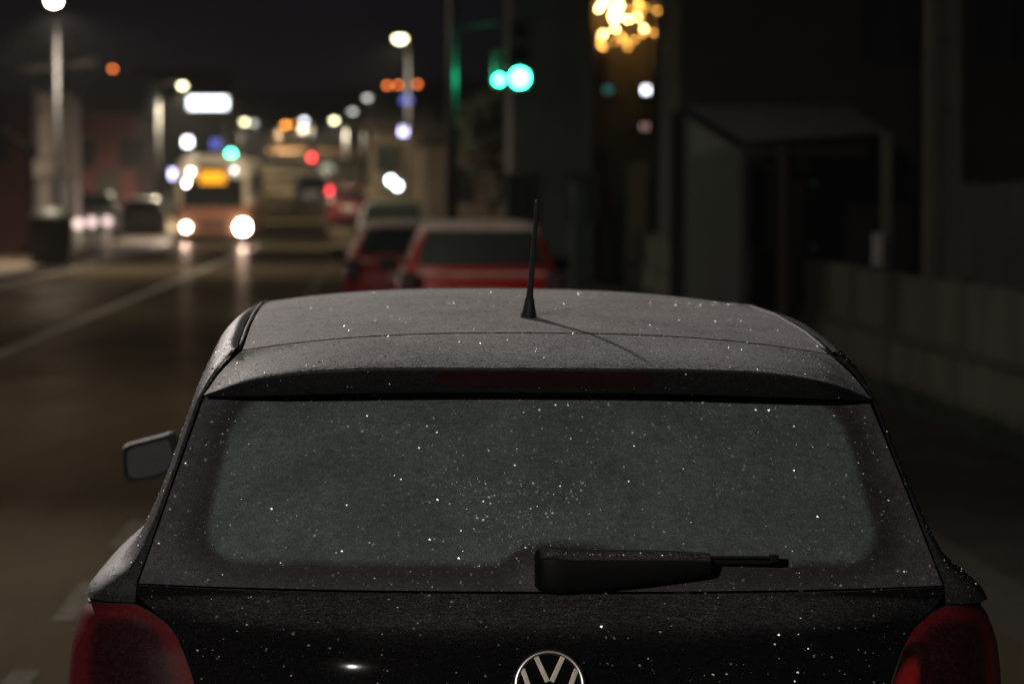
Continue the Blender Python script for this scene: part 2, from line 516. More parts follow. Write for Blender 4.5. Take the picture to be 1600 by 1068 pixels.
# tailgate under the window
rows = [row(0.699, 0.104, 0.212, 0.976, 0.975, 2.6, 3), row(0.700, 0.096, 0.205, 0.9815, 0.981, 2.6, 3), row(0.700, 0.084, 0.203, 0.972, 0.963, 2.6, 3),
        row(0.668, 0.054, 0.176, 0.948, 0.937, 2.6, 3), row(0.636, 0.034, 0.152, 0.923, 0.913, 2.7, 3), row(0.613, 0.017, 0.134, 0.878, 0.870, 2.8, 3),
        row(0.593, 0.008, 0.122, 0.82, 0.815, 3, 3), row(0.578, 0.0, 0.108, 0.75, 0.747, 3, 3), row(0.572, -0.004, 0.10, 0.66, 0.66, 3, 3),
        row(0.575, 0.0, 0.10, 0.55, 0.55, 3, 3)]
Gtg = mirror_half(surf(rows, 50, 70))
bm = bmesh.new(); grid_bm(bm, Gtg)
mesh_obj('tailgate', bm, M['paint_gate'], car, True)
# body sides: stringers from the tailgate shut line forward
LV = [  # z, xs, ys, W
    (1.376, 0.541, 0.466, 0.545), (1.377, 0.546, 0.462, 0.560), (1.362, 0.555, 0.449, 0.580), (1.341, 0.574, 0.425, 0.597), (1.298, 0.600, 0.389, 0.618),
    (1.243, 0.618, 0.356, 0.637), (1.16, 0.645, 0.305, 0.664), (1.08, 0.671, 0.256, 0.696), (1.027, 0.688, 0.226, 0.726),
    (0.990, 0.701, 0.206, 0.768), (0.967, 0.7035, 0.201, 0.794), (0.951, 0.7045, 0.203, 0.806)]
def drop(y): return 0.07 * max(0, y - 0.6) / 2.4
def yfront(z): return float(np.interp(z, [0.94, 1.0, 1.42], [3.12, 3.05, 2.45]))
rows = []
for z, xs, ys, W in LV:
    wt = max(0, min(1, (z - 1.0) / 0.35)); yf = yfront(z); r_ = []
    for q, (fx, yy) in enumerate(((0, ys), (0.45, ys + 0.012), (0.8, ys + 0.05), (0.97, ys + 0.13), (1, ys + 0.24), (0.985, 1.1), (0.965, 1.7), (0.95, 2.2), (0.93, yf))):
        dz = (zd(min(yy, 2.45)) - 1.374) * wt - drop(yy) * (1 - wt)
        r_.append((xs + (W - xs) * fx if fx < .9 or yy < 1.2 else W * fx, yy, z + dz))
    rows.append(r_)
Gs = surf(rows, 70, 60)
bm = bmesh.new(); grid_bm(bm, Gs); grid_bm(bm, flip(Gs))
mesh_obj('body_side_frame', bm, M['paint_side'], car, True)
# black roof mouldings in the roof ditches
for s in (1, -1):
    bm = bmesh.new()
    pts = [(s * 0.5385, y, zd(y) + 0.0008) for y in np.linspace(0.475, 2.4, 20)]
    path_tube(bm, pts, [0.0025] + [0.0042] * 18 + [0.002], 8)
    mesh_obj('roof_moulding', bm, M['rubber'], car, True)
# side windows (dark glass on the body sides)
def Wz(z): return float(np.interp(z, [l[0] for l in LV][::-1], [l[3] for l in LV][::-1]))
for s in (1, -1):
    for (ya, yb, za, zb) in ((0.82, 1.28, 1.05, 1.315), (1.34, 2.3, 1.02, 1.345)):
        rr = []
        for z in np.linspace(za, zb, 8):
            t = (z - za) / (zb - za)
            a = ya + (0.12 * (1 - t) if ya < 1 else 0); b_ = yb + (0.45 * (1 - t) if yb > 2 else 0)
            rr.append([(s * (Wz(z) + 0.0035), y, z + (zd(min(y, 2.45)) - 1.374) * max(0, min(1, (z - 1.0) / .35))) for y in np.linspace(a, b_, 10)])
        bm = bmesh.new(); grid_bm(bm, np.array(rr))
        mesh_obj('side_window', bm, M['dark_glass'], car, True)
# lower body sides and nose
for_rows = []
for z, W in ((0.955, 0.804), (0.940, 0.809), (0.90, 0.818), (0.85, 0.828), (0.75, 0.838), (0.6, 0.841), (0.45, 0.838), (0.3, 0.825), (0.22, 0.80)):
    fr = 3.93 - max(0, z - 0.6) * 0.35
    for_rows.append([(W, 0.505, z), (W * .984, 1.1, z - drop(1.1) * max(0, z - .6) / .34), (W * .962, 1.8, z - drop(1.8) * max(0, z - .6) / .34), (W * .935, 3.0, z - drop(3.0) * max(0, z - .6) / .34), (W * 0.985, 3.45, z - max(0, z - .8) * .6), (W * 0.84, 3.8, z - max(0, z - .75) * .9), (0.0, fr, z - max(0, z - .72) * .9)])
Gb = surf(for_rows, 60, 24)
Hb = Gb[:, ::-1, :]
bm = bmesh.new(); grid_bm(bm, Gb); grid_bm(bm, flip(Gb))
# rear bumper
br = []
for z, dy in ((0.68, 0.03), (0.66, -0.035), (0.60, -0.06), (0.45, -0.07), (0.3, -0.05), (0.22, 0.0)):
    br.append([(0, dy, z), (0.35, dy + 0.02, z), (0.6, dy + 0.09, z), (0.76, dy + 0.23, z), (0.83, 0.42, z), (0.838, 0.575, z)])
Gbr = surf(br, 40, 16)
grid_bm(bm, mirror_half(Gbr))
box(bm, (0, 1.98, 0.2), (1.56, 3.6, 0.04))
mesh_obj('lower_body', bm, M['paint_side'], car, True)
# bonnet and windscreen
bn = []
for y, zz, xx in ((3.08, 0.985, 0.72), (3.3, 0.94, 0.74), (3.6, 0.87, 0.72), (3.8, 0.79, 0.64)):
    bn.append(row(xx, y, y - 0.02, zz, zz - 0.06, 2, 3))
bm = bmesh.new(); grid_bm(bm, mirror_half(surf(bn, 16, 16))); mesh_obj('bonnet', bm, M['paint'], car, True)
ws = [row(0.54, 2.46, 2.44, 1.418, 1.386, 2, 2.5), row(0.63, 2.76, 2.7, 1.21, 1.19, 2, 2.5), row(0.70, 3.07, 3.0, 0.99, 0.96, 2, 2.5)]
bm = bmesh.new(); grid_bm(bm, mirror_half(surf(ws, 16, 16))); mesh_obj('windscreen', bm, M['dark_glass'], car, True)
# tail lights
tl = [[(0.707, 0.205, 0.947), (0.735, 0.225, 0.9455), (0.768, 0.270, 0.940), (0.797, 0.35, 0.932), (0.808, 0.50, 0.922)],
      [(0.676, 0.188, 0.934), (0.725, 0.205, 0.929), (0.772, 0.250, 0.923), (0.806, 0.335, 0.917), (0.817, 0.50, 0.908)],
      [(0.640, 0.162, 0.910), (0.708, 0.190, 0.905), (0.769, 0.240, 0.901), (0.812, 0.32, 0.897), (0.825, 0.50, 0.892)],
      [(0.617, 0.137, 0.871), (0.698, 0.168, 0.869), (0.769, 0.225, 0.868), (0.820, 0.31, 0.867), (0.833, 0.50, 0.866)],
      [(0.597, 0.121, 0.816), (0.690, 0.155, 0.814), (0.768, 0.215, 0.813), (0.826, 0.305, 0.813), (0.839, 0.50, 0.813)],
      [(0.582, 0.107, 0.747), (0.690, 0.145, 0.746), (0.768, 0.21, 0.745), (0.828, 0.30, 0.745), (0.841, 0.50, 0.745)],
      [(0.578, 0.103, 0.70), (0.690, 0.145, 0.70), (0.768, 0.212, 0.70), (0.828, 0.305, 0.70), (0.841, 0.50, 0.70)]]
for s in (1, -1):
    G = surf(tl, 44, 50)
    nv, nu = G.shape[:2]
    zone = np.zeros((nv, nu))
    for j in range(nv):
        for i in range(nu):
            u, v = i / (nu - 1), j / (nv - 1)
            qx, qy = abs(u - 0.33) / 0.25, abs(v - 0.62) / 0.42
            d = (qx ** 4 + qy ** 4) ** 0.25
            zone[j, i] = 0.9 * (1 / (1 + math.exp((d - 1) * 6))) - 0.14 * math.exp(-((d - 0.55) / 0.13) ** 2) + 0.05 * math.sin(u * 130)
            d2 = math.hypot((u - 0.07) / 0.09, (v - 0.66) / 0.2)
            if s > 0 and d2 < 1.25: zone[j, i] = max(zone[j, i], 0.9 + 0.62 / (1 + math.exp((d2 - 1) * 6)))  # right lens only: lit reflector painted in as a brighter red patch
    G = G if s > 0 else flip(G)
    # rim that closes the lens down into the body
    bm = bmesh.new(); grid_bm(bm, G)
    o = mesh_obj('tail_light', bm, M['tail_lens'], car, True)
    set_attr(o, 'zone', zone)
    bm = bmesh.new()
    edge = np.concatenate([G[::1, 0][::-1], G[0, 1:]])
    path_tube(bm, [tuple(np.array(p) + np.array((0, 0.003, 0))) for p in edge[::2]], [0.0028] * len(edge[::2]), 6)
    mesh_obj('tail_light_seal', bm, M['rubber'], car, True)
# emblem: ring with the two letters
ez, ey = 0.8412, -0.004
em = bpy.data.objects.new('emblem', None); col.objects.link(em); em.parent = car; em.location = (-0.0, ey - 0.001, ez)
em.rotation_euler = (R(-11), 0, 0)
bm = bmesh.new()
def torus(bm, r, t, n=64, k=10, flat=1.0):
    rings = []
    for i in range(n):
        a = 2 * PI * i / n
        rings.append([bm.verts.new(((r + t * math.cos(2 * PI * j / k)) * math.cos(a), -t * flat * math.sin(2 * PI * j / k), (r + t * math.cos(2 * PI * j / k)) * math.sin(a))) for j in range(k)])
    for i in range(n):
        A, B = rings[i], rings[(i + 1) % n]
        for j in range(k): bm.faces.new((A[j], A[(j + 1) % k], B[(j + 1) % k], B[j]))
em.scale = (1.08, 1, 1.08)
torus(bm, 0.0520, 0.0048)
mesh_obj('emblem_ring', bm, M['chrome'], em, True)
bm = bmesh.new(); cyl(bm, (0, 0.014, 0), (0, 0.0, 0), 0.050, n=48); mesh_obj('emblem_backing', bm, M['badge_back'], em)
bm = bmesh.new()
def stroke(bm, p, q, wd=0.0078, th=0.0035):
    p, q = Vector((p[0], p[1])), Vector((q[0], q[1]))
    d = q - p; L_ = d.length; a = math.atan2(d.y, d.x)
    box(bm, ((p.x + q.x) / 2, -0.0018, (p.y + q.y) / 2), (L_, th, wd), ry=-a, bev=0.0006)
stroke(bm, (-0.021, 0.0445), (-0.003, 0.006)); stroke(bm, (0.021, 0.0445), (0.003, 0.006))
stroke(bm, (-0.042, 0.026), (-0.0195, -0.036)); stroke(bm, (-0.0195, -0.036), (-0.0015, -0.002))
stroke(bm, (0.042, 0.026), (0.0195, -0.036)); stroke(bm, (0.0195, -0.036), (0.0015, -0.002))
mesh_obj('emblem_letters', bm, M['chrome_letters'], em)
# rear wiper
wp = bpy.data.objects.new('rear_wiper', None); col.objects.link(wp); wp.parent = car
bm = bmesh.new()
WR = []
for x, zt, zb, yo in ((-0.020, 1.046, 0.996, 0.085), (-0.014, 1.058, 0.990, 0.066), (0.002, 1.062, 0.987, 0.058), (0.022, 1.0605, 0.986, 0.056), (0.05, 1.0575, 0.988, 0.058), (0.10, 1.057, 0.992, 0.062),
                      (0.16, 1.056, 0.998, 0.066), (0.22, 1.0545, 1.006, 0.070), (0.272, 1.051, 1.014, 0.074), (0.280, 1.049, 1.017, 0.078)):
    yi = 0.13
    h = zt - zb
    WR.append([(x, yi, zt - 0.004), (x, yo + 0.030, zt), (x, yo + 0.008, zt - 0.010), (x, yo, zt - h * 0.28), (x, yo + 0.002, zb + h * 0.22), (x, yo + 0.012, zb), (x, yi - 0.02, zb)])
Gw = surf(WR, 28, 60)
vs2 = grid_bm(bm, Gw)
for e in (0, -1):
    try: bm.faces.new([vs2[e][i] for i in range(28)])
    except ValueError: pass
mesh_obj('wiper_arm', bm, M['wiper'], wp, True)
bm = bmesh.new()
box(bm, (0.25, 0.098, 1.0445), (0.29, 0.010, 0.0055), bev=0.002)
box(bm, (0.25, 0.106, 1.0375), (0.29, 0.006, 0.010), bev=0.001)
box(bm, (0.388, 0.098, 1.043), (0.016, 0.013, 0.014), bev=0.002)
mesh_obj('wiper_blade', bm, M['wiper'], wp)
# antenna
an = bpy.data.objects.new('antenna', None); col.objects.link(an); an.parent = car
bm = bmesh.new()
AB = (-0.002, 0.73, zc(0.73) - 0.001); AT = (0.0065, 0.60, 1.648)
ax = [Vector(AB).lerp(Vector(AT), t) for t in (0.10, 0.2, 0.35, 0.6, 0.85, 0.985, 1.0)]
path_tube(bm, ax, [0.0085, 0.0068, 0.0054, 0.0046, 0.0042, 0.0046, 0.003], 12)
mesh_obj('antenna_mast', bm, M['rubber'], an, True)
bm = bmesh.new()
fr = []
for t, ry_, rx_ in ((0, 0.030, 0.0165), (0.3, 0.026, 0.0145), (0.65, 0.017, 0.011), (1.0, 0.010, 0.0088)):
    c_ = Vector(AB).lerp(Vector(AT), 0.17 * t)
    fr.append([(c_.x + rx_ * math.cos(a), c_.y + ry_ * math.sin(a), c_.z) for a in np.linspace(0, 2 * PI, 25)])
grid_bm(bm, surf(fr, 25, 10)); bmesh.ops.remove_doubles(bm, verts=bm.verts, dist=1e-5)
mesh_obj('antenna_foot', bm, M['rubber'], an, True)
# door mirrors
M['mirror_face'] = frosted('frosted_mirror_glass', (0.03, 0.03, 0.03), (0.075, 0.072, 0.07), up=(-0.5, 0.5), amt=(0.35, 0.8), rough=0.4)
for s in (1, -1):
    mi = bpy.data.objects.new('door_mirror', None); col.objects.link(mi); mi.parent = car
    def outline(k, y):
        P = [(0.795, 0.975), (0.85, 0.957), (0.895, 0.953), (0.911, 0.965), (0.915, 1.0), (0.914, 1.03), (0.905, 1.042), (0.87, 1.053), (0.82, 1.066), (0.79, 1.071), (0.775, 1.02)]
        c_ = (0.85, 1.006)
        P = [(s * (c_[0] + (a - c_[0]) * k - 0.004), y, -0.010 + c_[1] + (b_ - c_[1]) * k) for a, b_ in P]
        return P + [P[0]]
    rr = [outline(0.8, 2.445), outline(0.97, 2.437), outline(1.03, 2.47), outline(0.96, 2.53), outline(0.7, 2.58), outline(0.15, 2.60)]
    bm = bmesh.new(); grid_bm(bm, surf(rr, 48, 14)); bmesh.ops.remove_doubles(bm, verts=bm.verts, dist=1e-5)
    box(bm, (s * 0.775, 2.5, 0.99), (0.09, 0.06, 0.04), bev=0.01)
    mesh_obj('mirror_housing', bm, M['rubber'], mi, True)
    bm = bmesh.new(); rr = [outline(0.80, 2.436), outline(0.02, 2.436)]
    grid_bm(bm, linsurf(rr, 48)); mesh_obj('mirror_glass', bm, M['mirror_face'], mi)

def wheel(parent, x, y, r, wd, s):
    wh = bpy.data.objects.new('wheel', None); col.objects.link(wh); wh.parent = parent; wh.location = (x, y, r)
    bm = bmesh.new(); prof = [(r * 0.62, -wd / 2), (r * 0.9, -wd / 2), (r, -wd * 0.36), (r, wd * 0.36), (r * 0.9, wd / 2), (r * 0.62, wd / 2)]
    rr = [[(p[1], p[0] * math.cos(a), p[0] * math.sin(a)) for p in prof] for a in np.linspace(0, 2 * PI, 33)]
    grid_bm(bm, np.array(rr)); bmesh.ops.remove_doubles(bm, verts=bm.verts, dist=1e-5)
    mesh_obj('tyre', bm, M['tyre'], wh, True)
    bm = bmesh.new(); cyl(bm, (-wd * 0.3, 0, 0), (wd * 0.3, 0, 0), r * 0.2, n=16)
    for k in range(5):
        a = 2 * PI * k / 5
        box(bm, (s * wd * 0.3, math.cos(a) * r * 0.33, math.sin(a) * r * 0.33), (0.02, r * 0.62, r * 0.13), rx=a)
    cyl(bm, (-wd * 0.2, 0, 0), (-wd * 0.15 , 0, 0), r * 0.62, n=24)
    mesh_obj('rim', bm, M['rim'], wh)
    return wh
for s in (1, -1):
    for y in (0.72, 3.18):
        bm = bmesh.new(); cyl(bm, (s * 0.60, y, 0.31), (s * 0.846, y, 0.31), 0.335, n=32)
        mesh_obj('wheel_arch', bm, M['rubber'], car)
        wheel(car, s * 0.775, y, 0.295, 0.17, s)

# frost crystals standing on the surfaces
def crystals(name, pts, sizes):
    bm = bmesh.new()
    for p, r_ in zip(pts, sizes):
        a = Matrix.Rotation(random.random() * PI, 4, 'X') @ Matrix.Rotation(random.random() * PI, 4, 'Z')
        vs3 = [bm.verts.new(Vector(p) + a @ Vector(q) * r_) for q in ((1, 0, 0), (-1, 0, 0), (0, 1.2, 0), (0, -1.2, 0), (0, 0, .8), (0, 0, -.8))]
        for f in ((0, 2, 4), (2, 1, 4), (1, 3, 4), (3, 0, 4), (2, 0, 5), (1, 2, 5), (3, 1, 5), (0, 3, 5)):
            bm.faces.new([vs3[i] for i in f])
    o = mesh_obj(name, bm, M['crystal'], car)
    o['kind'] = 'stuff'
    return o
def scatter(G, cnt, jr=(0.0, 1.0), ir=(0, 1), lift=-0.0006):
    """points spread evenly by area over part of a grid surface"""
    nv, nu = G.shape[:2]
    j0, j1 = int(jr[0] * (nv - 1)), max(1, int(jr[1] * (nv - 1)))
    i0, i1 = int(ir[0] * (nu - 1)), max(1, int(ir[1] * (nu - 1)))
    A = G[j0:j1, i0:i1]; B = G[j0 + 1:j1 + 1, i0:i1]; C_ = G[j0:j1, i0 + 1:i1 + 1]
    area = np.linalg.norm(np.cross(B - A, C_ - A), axis=-1)
    cum = np.cumsum(area.ravel()); out = []
    for _ in range(cnt):
        k = int(np.searchsorted(cum, random.random() * cum[-1])); k = min(k, cum.size - 1)
        j, i = divmod(k, area.shape[1]); fj, fi = random.random(), random.random()
        p = A[j, i] + (B[j, i] - A[j, i]) * fj + (C_[j, i] - A[j, i]) * fi
        out.append((p[0], p[1] + lift, p[2] + 0.0002))
    return out
def sizes(k, a=0.0005, b_=0.0034, pw=6): return [a + (b_ - a) * random.random() ** pw for _ in range(k)]
P = scatter(Ggl, 2700)
# a denser cluster in the middle of the window
for _ in range(760):
    x, z = random.gauss(-0.045, 0.075), random.gauss(1.11, 0.042)
    d_ = (Ggl[..., 0] - x) ** 2 + (Ggl[..., 2] - z) ** 2
    q = Ggl[np.unravel_index(np.argmin(d_), d_.shape)]
    P.append((x, q[1] - 0.001, z))
crystals('frost_crystals', P, sizes(len(P)))
P = scatter(Gtg, 1000, jr=(0.03, 0.75)); crystals('frost_crystals', P, sizes(len(P), a=0.0004, pw=6))
P = scatter(Gsp, 900, jr=(0.0, 0.55)) + scatter(Gsp, 40, jr=(0.55, 0.8)) + scatter(Groof, 1600, jr=(0.0, 0.6)); crystals('frost_crystals', P, sizes(len(P), 0.0005, 0.0020, 4))
P = scatter(Gs, 260, ir=(0, 0.45)); P += [(-p[0], p[1], p[2]) for p in scatter(Gs, 260, ir=(0, 0.45))]; crystals('frost_crystals', P, sizes(len(P), 0.0005, 0.0019, 3))
P = [(x, y_, z) for x, y_, z in [(0.0 + 0.27 * random.random() ** 1.4, 0.066, 1.050 + random.random() * 0.006) for _ in range(60)]]
crystals('frost_crystals', P, sizes(60, 0.0006, 0.0018, 2))

# ------------------------------------------------------------------ other cars
def ring_body(levels, n=14):
    """stack of plan outlines: (z, y_rear, y_front, half width, rear bow) -> closed grid"""
    G = []
    for z, yr, yf, W, bow in levels:
        half = [(0, yr), (W * 0.5, yr + bow * 0.15), (W * 0.85, yr + bow * 0.55), (W * 0.98, yr + bow), (W, yr + bow + 0.25), (W, (yr + yf) / 2),
                (W, yf - bow - 0.25), (W * 0.97, yf - bow), (W * 0.8, yf - bow * 0.45), (W * 0.4, yf - bow * 0.1), (0, yf)]
        h = crom([(a, b_, z) for a, b_ in half], 40)
        L_ = h[::-1].copy(); L_[:, 0] *= -1
        G.append(np.concatenate([h, L_[1:]]))
    return np.array(G)

def small_car(label, paint, X, Y, rz=0, lit=None, H=1.46, L=3.8, W=0.82, z0=0.0, name='parked_car', group=None, glassmat=None, plate=True, one_lit=False):
    c_ = thing(name, label, 'car', (X, Y, z0), rz, group)
    k = H / 1.46
    G = ring_body([(0.2, 0.08, L - .1, W * .93, 0.16), (0.3, 0.0, L, W * .98, 0.18), (0.6, -0.02, L, W, 0.2), (0.8 * k, 0.03, L - .12, W * .99, 0.22), (0.93 * k, 0.08, L - .7, W * .96, 0.22), (0.95 * k, 0.12, L - .9, W * .93, 0.2)])
    bm = bmesh.new(); v = grid_bm(bm, G); bm.faces.new(v[-1][:-1]); bmesh.ops.remove_doubles(bm, verts=bm.verts, dist=1e-4)
    mesh_obj('body', bm, paint, c_, True)
    Gg = ring_body([(0.945 * k, 0.12, L - 0.95, W * .92, 0.2), (1.1 * k, 0.17, L - 1.2, W * .86, 0.2), (1.3 * k, 0.27, L - 1.55, W * .77, 0.2), (1.41 * k, 0.36, L - 1.8, W * .70, 0.2), (1.445 * k, 0.46, L - 1.95, W * .60, 0.16), (H, 0.75, L - 2.2, W * .40, 0.1)])
    bm = bmesh.new(); v = grid_bm(bm, Gg); bm.faces.new(v[-1][:-1]); bmesh.ops.remove_doubles(bm, verts=bm.verts, dist=1e-4)
    mesh_obj('cabin', bm, paint, c_, True)
    gm = glassmat or M['dark_glass']
    # rear window, side windows, windscreen: panels 4 mm proud of the cabin
    def panel(nm, i0, i1, za, zb):
        rr = []
        zs = [l for l in np.linspace(za, zb, 6)]
        lz = Gg[:, 0, 2]
        for z in zs:
            r_ = []
            for i in np.linspace(i0, i1, 16):
                a = math.floor(i) % 78; f = i - math.floor(i); b_ = (a + 1) % 78
                p = np.array([np.interp(z, lz, Gg[:, a, q]) * (1 - f) + np.interp(z, lz, Gg[:, b_, q]) * f for q in range(3)])
                cx, cy = 0, (L - 0.8) / 2
                dv = np.array([p[0] - cx, (p[1] - cy) * 0.6, 0]); dv /= (np.linalg.norm(dv) + 1e-9)
                r_.append(p + dv * 0.006 + np.array((0, 0, 0.002)))
            rr.append(r_)
        bm = bmesh.new(); grid_bm(bm, np.array(rr)); mesh_obj(nm, bm, gm, c_, True)
    panel('rear_window', -8.2, 8.2, 1.01 * k, 1.36 * k)
    panel('windscreen', 29, 49, 1.0 * k, 1.36 * k)
    panel('side_window', 17, 25, 1.01 * k, 1.34 * k); panel('side_window', 53, 61, 1.01 * k, 1.34 * k)
    for s in (1, -1):
        bm = bmesh.new(); box(bm, (s * W * .87, 0.13, 0.80 * k), (0.17, 0.2, 0.3 * k), bev=0.03)
        mesh_obj('tail_light', bm, lit if lit and not (one_lit and s < 0) else M['brake'], c_)
        bm = bmesh.new(); box(bm, (s * (W + 0.09), L - 1.45, 0.98 * k), (0.18, 0.1, 0.13), bev=0.03); mesh_obj('door_mirror', bm, M['rubber'], c_)
        for y in (0.65, L - 0.75): wheel(c_, s * (W - 0.09), y, 0.29, 0.19, s)
        bm = bmesh.new(); box(bm, (s * 0.6, L - .14, 0.62), (0.28, 0.2, 0.14), bev=0.04); mesh_obj('headlight', bm, M['metal'], c_)
    if plate:
        bm = bmesh.new(); box(bm, (0, 0.0, 0.72 * k), (0.5, 0.06, 0.11), bev=0.005); mesh_obj('number_plate', bm, M['plate'], c_)
    return c_
M['red_paint'] = frosted('frosted_red_paint', (0.36, 0.006, 0.006), (0.7, 0.7, 0.64), up=(0.52, 0.84), amt=(0.0, 1.0), rough=0.45, grain=40)
M['red_paint_b'] = frosted('frosted_scarlet_paint', (0.38, 0.008, 0.007), (0.7, 0.72, 0.63), up=(0.52, 0.84), amt=(0.0, 1.0), rough=0.45, grain=40)
M['silver_paint'] = frosted('frosted_silver_paint', (0.50, 0.56, 0.44), (0.8, 0.85, 0.7), up=(0.3, 0.9), amt=(0.2, 0.9), rough=0.45, grain=40)
M['grey_paint'] = plain('grey_car_paint', (0.08, 0.08, 0.085), 0.3, 0.3, var=0.1)
M['white_paint'] = plain('white_car_paint', (0.3, 0.3, 0.3), 0.3, 0, var=0.05)
M['navy_paint'] = plain('dark_maroon_car_paint', (0.10, 0.015, 0.02), 0.3, 0.2, var=0.1)
M['tail_on'] = emit('lit_red_tail_lamp', (1.0, 0.05, 0.06), 6)
M['glass_frost'] = frosted('frosted_side_glass', (0.010, 0.014, 0.012), (0.03, 0.05, 0.04), up=(0, 0.9), amt=(0.35, 0.9), rough=0.5, grain=60)
M['glass_pale'] = frosted('thickly_frosted_window', (0.10, 0.12, 0.10), (0.3, 0.34, 0.28), up=(0, 0.9), amt=(0.4, 0.9), rough=0.6, grain=60)
G1 = 'cars parked along the kerb'
p = spot(752, 440, 28.4)
small_car('red hatchback with a frosty roof, nearest car ahead of the black one', M['red_paint'], 0.93, 28.4, 0, H=1.405, group=G1, glassmat=M['glass_frost'], W=0.80)
small_car('second red car, half hidden behind the nearer red hatchback', M['red_paint_b'], 0.31, 36.5, R(0.5), H=1.34, group=G1, glassmat=M['glass_frost'], W=0.80)
small_car('pale frosted car showing its roof above the second red car', M['silver_paint'], 0.15, 58.0, 0, H=1.54, group=G1, glassmat=M['glass_pale'], W=0.74, L=4.1)
small_car('dark maroon car further up the kerb, beyond the pale frosted one', M['navy_paint'], -1.35, 112.0, 0, H=1.5, z0=gz(112), group=G1, L=4.1)
G2 = 'cars driving away up the street'
q = spot(515, 300, 128); q.x -= 0.71; small_car('grey car driving uphill with one bright red tail light', M['grey_paint'], q.x, 128, 0, H=1.5, z0=gz(128), name='driving_car', lit=M['tail_on'], one_lit=True)
q = spot(238, 388, 88); small_car('low white car parked on the left beside the bus', M['white_paint'], -8.35, 104, R(4), H=1.42, z0=0.12, name='parked_car')
q = spot(200, 330, 110); small_car('grey car parked on the left pavement behind the bollards', M['grey_paint'], -9.5, 98, R(3), H=1.6, z0=0.12, name='parked_car')

# ------------------------------------------------------------------ the bus
M['bus_cream'] = plain('cream_bus_paint', (0.62, 0.54, 0.44), 0.35, var=0.08)
M['bus_orange'] = plain('orange_bus_paint', (0.30, 0.13, 0.07), 0.35, var=0.1)
M['amber'] = emit('amber_destination_display', (1.0, 0.40, 0.01), 1.5)
M['headlight'] = emit('lit_headlight', (1.0, 0.90, 0.80), 60)
M['headlight2'] = emit('lit_headlight_dipped', (1.0, 0.90, 0.78), 26)
M['marker'] = emit('warm_white_marker_lamp', (1.0, 0.93, 0.72), 26)
M['marker_cool'] = emit('cool_white_marker_lamp', (0.8, 0.95, 1.0), 10)
BX, BY = -5.76, 101.0
bus = thing('city_bus', 'oncoming cream and orange bus with bright headlights and amber destination display', 'bus', (BX, BY, 0))
def sect(y, w_, zb, zt, r_):
    P = [(-w_, zb), (-w_, (zb + zt) / 2), (-w_, zt - r_), (-w_ + r_ * .3, zt - r_ * .3), (-w_ + r_, zt), (0, zt + 0.03), (w_ - r_, zt), (w_ - r_ * .3, zt - r_ * .3), (w_, zt - r_), (w_, (zb + zt) / 2), (w_, zb)]
    return [(a, y, b_) for a, b_ in P]
def bus_shell(za, zb, r_, mat, name):
    bm = bmesh.new()
    rows_ = [sect(y, w_, za, zt, r_) for y, w_, zt in ((0.0, 1.16, zb - .06), (0.12, 1.24, zb - .01), (0.5, 1.26, zb), (11.3, 1.26, zb), (11.5, 1.2, zb - .04))]
    v = grid_bm(bm, linsurf(rows_, 40)); bm.faces.new(v[0]); bm.faces.new(v[-1])
    return mesh_obj(name, bm, mat, bus)
bus_shell(1.28, 2.95, 0.45, M['bus_cream'], 'upper_body')
bus_shell(0.32, 1.282, 0.03, M['bus_orange'], 'lower_body')
bm = bmesh.new(); box(bm, (0, -0.02, 1.72), (2.06, 0.05, 0.98), bev=0.02); mesh_obj('windscreen', bm, M['dark_glass'], bus)
bm = bmesh.new(); box(bm, (0.0, -0.03, 2.43), (1.05, 0.06, 0.5), bev=0.02); mesh_obj('display_box', bm, M['dark_metal'], bus)
bm = bmesh.new(); box(bm, (0.0, -0.065, 2.22), (0.86, 0.02, 0.42), bev=0.004); mesh_obj('destination_display', bm, M['amber'], bus)
for x, r_, mt in ((-0.90, 0.12, 'headlight2'), (1.0, 0.215, 'headlight')):
    bm = bmesh.new(); cyl(bm, (x, -0.07, 0.55), (x, 0.02, 0.55), r_, n=24); mesh_obj('headlight', bm, M[mt], bus)
for px, py, r_, mt in ((298, 268, 0.05, 'marker'), (291, 287, 0.06, 'marker'), (294, 278, 0.03, 'marker'), (366, 266, 0.05, 'marker_cool')):
    q = spot(px, py, BY - .1)
    bm = bmesh.new(); ball(bm, (q.x - BX, -0.07, q.z), r_, 12); mesh_obj('marker_lamp', bm, M[mt], bus)
for s in (1, -1):
    bm = bmesh.new(); box(bm, (s * 1.36, -0.1, 1.95), (0.18, 0.1, 0.4), bev=0.03); cyl(bm, (s * 1.2, 0.0, 2.3), (s * 1.36, -0.1, 2.1), 0.02, n=8); mesh_obj('door_mirror', bm, M['dark_metal'], bus)
    for y in (2.4, 8.4):
        wheel(bus, s * 1.12, y, 0.48, 0.28, s)
    for k in range(5):
        bm = bmesh.new(); box(bm, (s * 1.262, 1.6 + k * 2.05, 2.0), (0.02, 1.8, 0.8), bev=0.005); mesh_obj('side_window', bm, M['dark_glass'], bus)
bm = bmesh.new(); box(bm, (0, -0.04, 0.62), (0.9, 0.06, 0.16), bev=0.01); mesh_obj('grille', bm, M['dark_metal'], bus)
for x, pw in ((-0.9, 2500), (1.0, 9000)):
    l = lamp('SPOT', 'headlight_beam', (x, -0.3, 0.57), pw, (1.0, 0.74, 0.62), 0.09, angle=18 if x > 0 else 80, blend=0.9)
    l.rotation_euler = (R(91 if x > 0 else 94), 0, R(180))
    l.parent = bus

